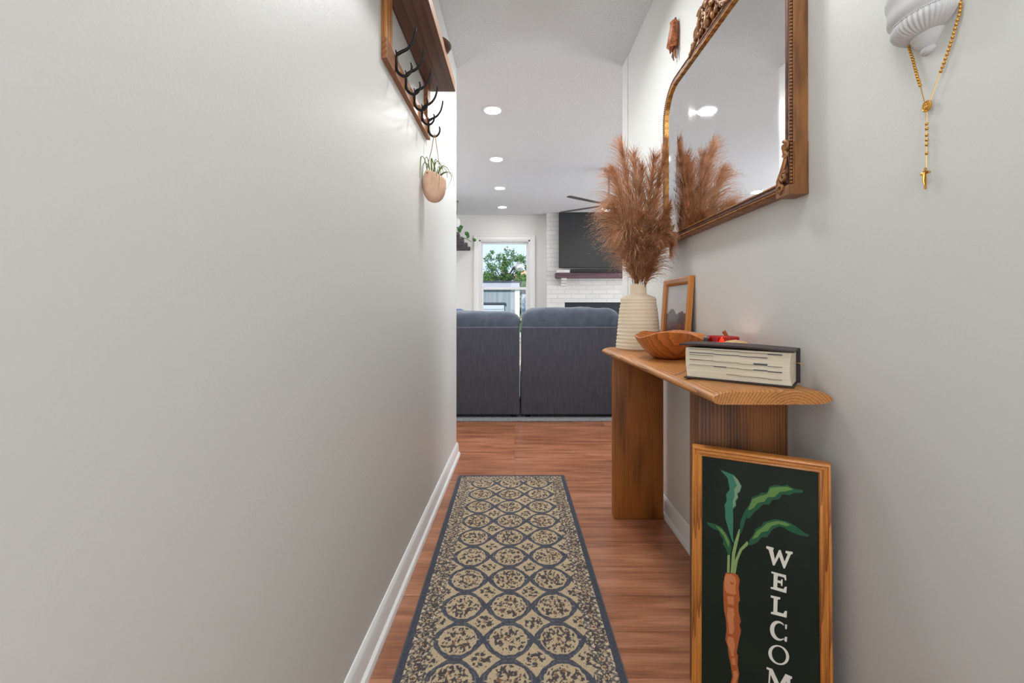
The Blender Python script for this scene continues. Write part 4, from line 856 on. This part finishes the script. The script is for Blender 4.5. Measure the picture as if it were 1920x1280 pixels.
pl2(lf, [(195,168),(240,184),(268,196),(288,220),(308,252),(300,282),(286,292),(290,312),(278,330),(278,356),(262,374),(264,420),(262,520),(268,548),(258,540),(245,500),(222,420),(222,380),(218,352),(230,330),(226,296),(246,270),(240,240),(234,210)], .0004, 0)
pl2(lf, [(262,196),(288,220),(304,252),(298,280),(284,290),(288,312),(274,330),(276,352),(262,366),(262,330),(272,300),(268,270),(284,250),(272,225)], .0006, 1)
lf.build('carrot_leaf', ['leaf_teal', 'leaf_sage'], sn, fix=False)
for pts, mid in (([(296,500),(300,440),(320,390),(350,345),(362,310),(395,300),(408,288),(440,286),(452,256),(480,246),(520,252),(545,246),(575,264),(628,276),(626,288),(580,288),(560,300),(520,296),(500,322),(470,325),(450,350),(420,348),(396,372),(370,392),(350,420),(330,420),(322,450),(305,500)],
                  [(340,375),(365,320),(400,306),(440,294),(458,262),(500,256),(548,256),(575,270),(540,280),(505,284),(478,310),(445,310),(425,334),(392,340),(370,366),(350,378)]),
                 ([(338,560),(350,530),(372,500),(378,478),(410,460),(425,440),(455,432),(485,424),(520,432),(560,444),(600,470),(640,498),(662,508),(650,518),(600,505),(560,490),(530,470),(505,462),(470,478),(455,498),(440,520),(410,520),(390,546),(360,560)],
                  [(360,530),(385,488),(418,466),(440,446),(490,434),(530,440),(565,456),(540,462),(500,450),(462,462),(445,486),(410,494),(390,520)]),
                 ([(126,440),(165,450),(200,466),(225,496),(245,530),(256,570),(248,612),(236,612),(226,580),(210,556),(212,530),(196,510),(190,488),(160,475),(132,456)],
                  [(170,456),(205,478),(226,506),(244,545),(240,575),(226,540),(214,512),(196,490)])):
    lf = MB(); pl2(lf, pts, .0004, 0); pl2(lf, mid, .0006, 1); lf.build('carrot_leaf', ['leaf_deep', 'leaf_mid'], sn, fix=False)

# ============================================================ MIRROR
MY0, MY1, MZ0, MZ1 = 1.068, 2.000, 1.300, 2.007
mr_ = thing('wall_mirror', 'large arched mirror in an antique gold beaded frame on the right wall', 'mirror', (RX, 1.53, MZ0))
def mm_(u, v, h): return (RX-.001-h, u, v)
ol = [(MY0, MZ0), (MY1, MZ0)]
def arc(cy, cz, r, a0, a1, n): return [(cy+r*math.cos(math.radians(a0+(a1-a0)*i/n)), cz+r*math.sin(math.radians(a0+(a1-a0)*i/n))) for i in range(n+1)]
Rr = .15; ol += [(MY1, MZ0+.2)]+arc(MY1-Rr, MZ1-Rr, Rr, 0, 90, 12)+arc(MY0+Rr, MZ1-Rr, Rr, 90, 180, 12)
MB().sweep(ol, [(0, 0), (0, .032), (.002, .036), (.004, .036)], mm_).build('frame_side', 'antique_gold', mr_, smooth=True, angle=30)
MB().sweep(ol, [(.003, .036), (.009, .036), (.010, .038), (.012, .0395), (.020, .0375), (.023, .041), (.025, .040), (.027, .036), (.027, .029)], mm_).build('frame_moulding', ['frame_brown'], mr_, smooth=True, angle=30)
MB().sweep(ol, [(.0250, .0405), (.0280, .0395), (.0280, .0300)], mm_).build('inner_lip', 'gilt_bright', mr_, smooth=True, angle=30)
def inset(ol_, d):
    k = len(ol_); out_ = []
    for i in range(k):
        p = Vector(ol_[i]); a_ = (p-Vector(ol_[i-1])).normalized(); b_ = (Vector(ol_[(i+1)%k])-p).normalized()
        na = Vector((-a_.y, a_.x)); nb2 = Vector((-b_.y, b_.x)); q = (na+nb2).normalized(); q = q/max(.3, q.dot(na)); out_.append((p.x+q.x*d, p.y+q.y*d))
    return out_
gl_ = inset(ol, .025); mg = MB(); mg.prism(gl_, mm_, .026, .0305); mg.build('glass', 'mirror', mr_)
bd = MB(); path = inset(ol, .0055); k = len(path); acc = 0; step = .0088
for i in range(k):
    a_ = Vector(path[i]); b_ = Vector(path[(i+1)%k]); L_ = (b_-a_).length; t_ = acc
    while t_ < L_:
        p = a_+(b_-a_)*(t_/L_); bd.ball(mm_(p.x, p.y, .0385), .0039, 5); t_ += step
    acc = t_-L_
bd.build('beading', 'antique_gold', mr_, smooth=True)
# carved corner scrolls
def scroll(mb_, c, r0, turns, a0, rad, h, sgn=1, n=22):
    pts = []
    for i in range(n+1):
        t_ = i/n; a = a0+sgn*turns*2*PI*t_; r = r0*(1-t_*.82); pts.append(mm_(c[0]+r*math.cos(a), c[1]+r*math.sin(a), h+.003*t_))
    mb_.tube(pts, [rad*(1-.35*i/n) for i in range(n+1)], 7)
for (cy, sgn) in ((MY0, 1), (MY1, -1)):
    cs = MB(); Yc = lambda d: cy+sgn*d
    cs.box(RX-.036, RX-.001, min(Yc(-.002), Yc(.012)), max(Yc(-.002), Yc(.012)), MZ0-.012, MZ0+.118)
    cs.box(RX-.050, RX-.001, min(Yc(-.003), Yc(.05)), max(Yc(-.003), Yc(.05)), MZ0-.014, MZ0+.010)
    cs.tube([mm_(*p, .046) for p in [(Yc(.012), MZ0+.125), (Yc(.02), MZ0+.105), (Yc(.016), MZ0+.08), (Yc(.03), MZ0+.05), (Yc(.044), MZ0+.03), (Yc(.045), MZ0+.008), (Yc(.03), MZ0-.006)]], [.004, .006, .005, .006, .006, .007, .006], 8)
    scroll(cs, (Yc(.018), MZ0+.112), .014, 1.1, 1.2, .0045, .046, sgn); scroll(cs, (Yc(.014), MZ0+.086), .010, 1.0, 0, .004, .046, sgn)
    scroll(cs, (Yc(.022), MZ0+.035), .014, 1.2, 2.2, .005, .046, -sgn); scroll(cs, (Yc(.03), MZ0+.006), .012, 1.1, 0, .005, .048, sgn)
    cs.build('corner_scroll', 'antique_gold', mr_, smooth=True, bevel=0)
# carved crest on the top rail
cr_ = MB(); MC = (MY0+MY1)/2
for sgn in (1, -1):
    Yc = lambda d: MC+sgn*d
    cr_.tube([mm_(*p, .040) for p in [(Yc(.165), MZ1-.012), (Yc(.13), MZ1+.004), (Yc(.10), MZ1+.02), (Yc(.075), MZ1+.05), (Yc(.06), MZ1+.08), (Yc(.035), MZ1+.10), (Yc(0), MZ1+.105)]], [.004, .008, .009, .009, .010, .010, .011], 8)
    scroll(cr_, (Yc(.055), MZ1+.085), .026, 1.4, .4, .008, .040, sgn); scroll(cr_, (Yc(.085), MZ1+.035), .022, 1.3, 2.0, .007, .042, -sgn); scroll(cr_, (Yc(.125), MZ1+.008), .014, 1.2, 1.0, .005, .042, sgn)
    scroll(cr_, (Yc(.022), MZ1+.045), .022, 1.2, 1.5, .007, .044, sgn)
    for (d_, z_, r_2) in ((.15, -.004, .007), (.105, .012, .009), (.07, .02, .010), (.045, .018, .011), (.03, .07, .010), (.075, .065, .008)): cr_.ball(mm_(Yc(d_), MZ1+z_, .042), r_2, 7, sc=(.8, 1, 1.25))
cr_.ball(mm_(MC, MZ1+.03, .042), .018, 8, sc=(.7, .8, 1.6)); cr_.ball(mm_(MC, MZ1+.09, .042), .015, 8, sc=(.7, 1.2, 1))
cr_.prism([(MC-.12, MZ1-.01), (MC-.07, MZ1+.03), (MC-.05, MZ1+.075), (MC, MZ1+.095), (MC+.05, MZ1+.075), (MC+.07, MZ1+.03), (MC+.12, MZ1-.01)], mm_, .004, .034)
cr_.build('carved_crest', 'antique_gold', mr_, smooth=True, angle=50)

# small carved ornament hanging on the wall beyond the mirror
co = MB(); oy, oz = 1.915, 2.215
def cm(u, v, h): return (RX-.001-h, oy+u, oz+v)
co.tube([cm(0, .082, .012), cm(.0, .07, .016), cm(-.002, .03, .02), (RX-.022, oy+.004, oz-.0), cm(.014, -.03, .022), cm(.012, -.05, .014)], [.006, .016, .020, .023, .026, .012], 12)
for q in range(6):
    z_ = .06-.021*q; co.tube([cm(-.016-.001*q, z_, .018), cm(0, z_+.006, .032+.001*q), cm(.02+.002*q, z_-.008, .024)], [.004, .0055, .004], 6)
co.ball(cm(.022, -.032, .022), .014, 7, sc=(.8, 1, 1)); co.ball(cm(0, .086, .012), .005, 6)
co = co.build('carved_ornament', 'carved', smooth=True, angle=50, origin=(RX, oy, oz)); tag(co, 'small carved brown wooden ornament on the wall left of the mirror crest', 'ornament')
for (u_, w_) in ((.016, .0), (-.006, .004)):
    MB().tube([cm(u_*.6, -.045, .014), cm(u_*1.1, -.075, .018), cm(u_*1.0-.002, -.096, .014)], [.006, .006, .002], 8).build('tail_peg', 'frame_brown' if u_ > 0 else 'carved', co, smooth=True)

# ============================================================ PLASTER BRACKET AND ROSARY
QY = .757; Rw, Pw = .066, .050
wb = thing('wall_bracket', 'small white plaster bracket shelf with a fluted bowl and a finial', 'wall bracket', (RX, QY, 1.42))
def bl(mb_, prof, mod=None, n=96): mb_.lathe(prof, (RX, QY, 0), n, a0=PI/2, a1=3*PI/2, sx=Pw, sy=Rw, mod=mod)
m1_ = MB(); bl(m1_, [(.001, 1.572), (1.02, 1.572), (1.04, 1.567), (1.04, 1.560), (1.0, 1.553), (.985, 1.545), (.99, 1.538), (1.0, 1.532), (.985, 1.525), (.93, 1.520), (.885, 1.517), (.87, 1.514)]); m1_.build('rim', 'plaster', wb, smooth=True, angle=35)
m1_ = MB()
for i in range(53):
    a = PI/2+PI*i/52; m1_.ball((RX+Pw*.885*math.cos(a), QY+Rw*.885*math.sin(a), 1.5145), .0014, 4)
m1_.build('bead_row', 'plaster', wb, smooth=True)
m1_ = MB(); bl(m1_, [(.87, 1.514), (.90, 1.510), (.89, 1.504), (.84, 1.498), (.74, 1.4925), (.62, 1.4885), (.50, 1.486), (.42, 1.485)], mod=lambda a, z, r: 1+.026*math.cos(a*44)*min(1, (1.514-z)/.004), n=480); m1_.build('fluted_bowl', 'plaster', wb, smooth=True, angle=60)
m1_ = MB(); bl(m1_, [(.40, 1.486), (.425, 1.4845), (.42, 1.481), (.385, 1.479), (.36, 1.474), (.29, 1.468), (.22, 1.464), (.18, 1.462), (.19, 1.460), (.20, 1.456), (.16, 1.453), (.08, 1.4505), (.001, 1.450)]); m1_.build('finial', 'plaster', wb, smooth=True, angle=50)

ros = thing('rosary', 'gold beaded rosary with a medal and crucifix hung over the white bracket', 'rosary', (RX, .755, 1.36))
def wp(px, py, x=RX-.005): Y_ = x*F/(px-CX); return (x, Y_, CH-(py-CY)*Y_/F)
Lp = [wp(1733, 190), wp(1728, 170), wp(1719, 140), wp(1711, 110), wp(1704, 88), wp(1700, 60), (RX-.005, .80, 1.56), (RX-.005, .798, 1.64), (RX-.006, .775, 1.70)]
Rp = [wp(1744, 188), wp(1754, 160), wp(1767, 125), wp(1781, 85), wp(1793, 45), wp(1801, 10), (RX-.005, .700, 1.56), (RX-.005, .715, 1.64), (RX-.006, .775, 1.70)]
Dp = [wp(1738, 208), wp(1737.5, 240), wp(1737, 280), wp(1736.5, 322)]
ch = MB()
for P_ in (Lp, Rp, Dp): ch.tube(smoothpath(P_), .0007, 6)
ch.build('chain', 'gold', ros)
bead = MB().ball((RX-.005, .755, 1.36), .0026, 6).lathe([(.0015, -.0031), (.0022, -.0028), (.0015, -.0025)], (RX-.005, .755, 1.36), 8).build('bead', 'gold', ros, smooth=True); base_ = Vector((RX-.005, .755, 1.36)); firstb = True
def along(P_, s0, s1, step, skip=()):
    pts = smoothpath(P_, 12); out_ = []; acc_ = 0; nxt = s0; i_ = 0
    for a_, b_ in zip(pts, pts[1:]):
        L_ = (b_-a_).length
        while nxt < acc_+L_ and nxt < s1: out_.append(a_.lerp(b_, (nxt-acc_)/L_)); nxt += step
        acc_ += L_
    return out_
sp_ = along(Lp, .034, .24, .0062)+along(Rp, .045, .30, .0062)+[Vector(wp(1737.4, y)) for y in (232, 241, 253, 262, 271, 287)]
for p in sp_:
    if firstb: o = bead; firstb = False
    else: o = bead.copy(); COL.objects.link(o); o.parent = ros
    o.location = p-base_
mc = Vector(wp(1738.5, 199))
md = MB(); md.add([(mc.x-h, mc.y+.0088*s_*math.cos(t_), mc.z+.0100*s_*math.sin(t_)) for h, s_ in ((0, 1), (.0018, 1), (.0026, .86), (.0018, .78)) for t_ in [2*PI*i/28 for i in range(28)]], [(r0*28+i, r0*28+(i+1)%28, (r0+1)*28+(i+1)%28, (r0+1)*28+i) for r0 in range(3) for i in range(28)]+[tuple(84+i for i in range(28)), tuple(range(28))])
md.ball((mc.x-.002, mc.y, mc.z+.003), .0022, 5).ball((mc.x-.002, mc.y, mc.z-.002), .0032, 5, sc=(.5, 1, 1.3)); md.build('medal', 'gold', ros, smooth=True, angle=40)
c1_ = Vector(wp(1736.5, 325)); cz = c1_.z
cx_ = MB(); xx = c1_.x-.0005
def cr3(u, v, h): return (xx-h, c1_.y+u, cz+v)
cx_.prism([(-.0016, .010), (.0016, .010), (.0016, .0016), (.0085, .0016), (.0095, 0), (.0085, -.0016), (.0016, -.0016), (.0016, -.027), (0, -.0285), (-.0016, -.027), (-.0016, -.0016), (-.0085, -.0016), (-.0095, 0), (-.0085, .0016), (-.0016, .0016)], cr3, 0, .002)
cx_.tube([cr3(0, .002, .003), cr3(.0003, -.006, .004), cr3(.001, -.013, .0035), cr3(0, -.020, .003)], [.0012, .0018, .0014, .0009], 6).tube([cr3(-.007, .003, .003), cr3(0, -.001, .0035), cr3(.007, .003, .003)], .0008, 6).ball(cr3(0, .004, .0035), .0016, 5)
cx_.build('crucifix', 'gold', ros, smooth=True, angle=40)

# ============================================================ COAT RACK ON THE LEFT WALL
rk = thing('coat_rack', 'dark wooden coat rack shelf with iron hooks high on the left wall', 'coat rack', (WX(1.7), 1.7, 1.78))
def lw(y, h, z): return (WX(y)+.0005+h, y, z)       # h: distance out from the left wall
def wbox(mb_, y0, y1, h0, h1, z0, z1): mb_.box(y0, y1, h0, h1, z0, z1, fn=lambda y, h, z: lw(y, h, z)); return mb_
RY_0, RY_1, SZ = 1.325, 1.975, 2.012
wbox(MB(), .70, 1.995, 0, .128, SZ, SZ+.042).build('shelf_board', 'shelf_wood', rk, bevel=.002)
wbox(MB(), .70, 1.9955, .1278, .130, SZ+.001, SZ+.041).build('shelf_edge', 'edge_wood', rk)
wbox(MB(), RY_0, RY_1, 0, .017, 1.778, 1.842).build('bottom_rail', 'shelf_wood_light', rk, bevel=.0015)
wbox(MB(), RY_0, RY_0+.060, 0, .0172, 1.842, SZ).build('upright', 'shelf_wood_v', rk, bevel=.0015)
wbox(MB(), RY_1-.060, RY_1, 0, .0172, 1.842, SZ).build('upright', 'shelf_wood_light', rk, bevel=.0015)
# a second panel nearer the viewer continues out of frame
wbox(MB(), .72, RY_0-.30, 0, .017, 1.842, SZ).build('upright', 'shelf_wood_v', rk, bevel=.0015)
hy = [1.422, 1.542, 1.667, 1.797, 1.922]
for y in hy:
    h = MB(); b0 = .0175
    h.tube([lw(y, b0, 1.792), lw(y, b0+.003, 1.80), lw(y, b0+.003, 1.85), lw(y, b0, 1.858)], [.006, .0075, .0075, .006], 8, flat=.5)
    h.tube(smoothpath([lw(y, b0+.004, 1.846), lw(y, b0+.018, 1.854), lw(y, b0+.040, 1.866), lw(y, b0+.056, 1.888), lw(y, b0+.064, 1.915), lw(y, b0+.066, 1.934)], 5), [.0062-.00012*i for i in range(26)], 8)
    h.tube(smoothpath([lw(y, b0+.003, 1.800), lw(y, b0+.010, 1.784), lw(y, b0+.024, 1.774), lw(y, b0+.040, 1.777), lw(y, b0+.051, 1.792), lw(y, b0+.053, 1.808), lw(y, b0+.050, 1.818)], 5), [.0060-.0001*i for i in range(31)], 8)
    h.build('hook', 'iron', rk, smooth=True, angle=50)
# brown round-brimmed thing lying on the shelf, its rim over the edge
tag(MB().lathe([(.0001, .0), (.055, .0), (.070, .003), (.077, .014), (.070, .017), (.05, .028), (.0001, .032)], (-.335, 1.735, SZ+.0425), 40, cap=False).build('wooden_dish', 'shelf_wood', smooth=True, angle=50, origin=(-.335, 1.735, SZ+.0425)), 'dark brown round dish on top of the coat rack, its rim past the edge', 'dish')

# hanging terracotta egg pot with an air plant
EX, EY, EZ = -.354, 1.880, 1.545
ep = thing('hanging_pot', 'pale terracotta egg-shaped pot hanging by a cord from the last coat hook', 'planter', (EX, EY, EZ))
def egg_pt(t_, a, s_=1.0):
    z = -math.cos(t_*PI*.86)*.078*s_; r = .0515*s_*math.sin(t_*PI*.86)**.80 if t_ > 0 else 0
    cut = 1.0
    x = EX+r*math.cos(a); y = EY+r*math.sin(a); zz = EZ+z
    lim = EZ+.046-.50*(x-EX); 
    return (x, y, min(zz, lim))
eg = MB(); n1_, n2_ = 26, 48
for (s_, flip) in ((1.0, 0), (.90, 1)):
    i0 = len(eg.v); eg.add([egg_pt(i/n1_, 2*PI*j/n2_, s_) for i in range(n1_+1) for j in range(n2_)], [(i*n2_+j, i*n2_+(j+1)%n2_, (i+1)*n2_+(j+1)%n2_, (i+1)*n2_+j) for i in range(n1_) for j in range(n2_)])
i_a = n1_*n2_; i_b = (2*n1_+1)*n2_
eg.f += [(i_a+j, i_a+(j+1)%n2_, i_b+(j+1)%n2_, i_b+j) for j in range(n2_)]; eg.mi += [0]*n2_
eg.build('pot', 'terracotta', ep, smooth=True, angle=60)
MB().lathe([(.0001, 0), (.045, 0), (.046, -.01)], (EX, EY, EZ+.018), 24, cap=False).build('soil', 'bark', ep)
hk = lw(hy[-1], .0175+.030, 1.7795)
MB().tube(smoothpath([(EX-.035, EY, EZ+.058), (EX-.012, EY, 1.70), (hk[0]-.001, hy[-1], hk[2]+.004), (EX+.012, EY, 1.70), (EX+.030, EY, EZ+.034)]), .0021, 6, flat=.8).build('cord', 'cord', ep)
MB().ball((EX-.022, EY-.0465, EZ+.038), .003, 5).build('cord_hole', 'bark', ep)
ap = thing('air_plant', 'spiky green air plant with curling leaves in the hanging pot', 'plant', (EX, EY, EZ+.02))
rl = [((-.025, -.01), (-.050, -.03, .13), (-.052, -.05, .01)), ((-.02, .01), (-.035, .0, .14), (-.046, .0, .02)), ((-.01, -.01), (-.015, -.02, .12), (.02, -.05, .02)), ((0, 0), (.0, .0, .12), (.035, -.01, .04)),
      ((.0, .0), (.07, .0, .10), (.075, .01, -.01)), ((.005, .0), (.10, -.01, .06), (.05, -.03, -.03)), ((.01, -.01), (.05, -.02, .07), (.055, -.03, .02)), ((-.005, -.01), (.02, -.03, .10), (.045, -.05, .03)),
      ((-.012, .0), (-.05, -.01, .11), (-.050, -.01, -.02)), ((.01, .01), (.04, .02, .09), (.06, .03, .05)), ((0, -.01), (.01, -.05, .09), (.0, -.062, -.02)), ((.01, -.01), (.03, -.04, .08), (.028, -.06, -.04)), ((.02, 0), (.06, .0, .05), (.066, -.0, .035)), ((-.01, .01), (-.02, .02, .12), (.0, .03, .08))]
for q, (b0_, c_, e_) in enumerate(rl):
    B_ = (EX+b0_[0], EY+b0_[1], EZ+.018); Cc = (EX+c_[0]*1.2, EY+c_[1]*1.2, EZ+c_[2]*1.22); E_ = (EX+e_[0]*1.15, EY+e_[1]*1.2, EZ+e_[2]); B2 = (EX+b0_[0]+.3*(c_[0]-b0_[0]), EY+b0_[1]+.3*(c_[1]-b0_[1]), EZ+.02+.9*c_[2])
    fix_ = lambda p: (max(p[0], WX(p[1])+.004), p[1], p[2])
    pts = [fix_(p) for p in bez(B_, B2, Cc, E_, 16)]; r0 = .0060 if q not in (4, 5, 10, 11) else .0026
    MB().tube(pts, [r0*(1-.88*i/16)+.0003 for i in range(17)], 6, flat=.45).build('leaf', 'plant' if q not in (5, 10) else 'plant_grey', ap, smooth=True)

for o in bpy.data.objects:
    if '_org' in o: del o['_org']
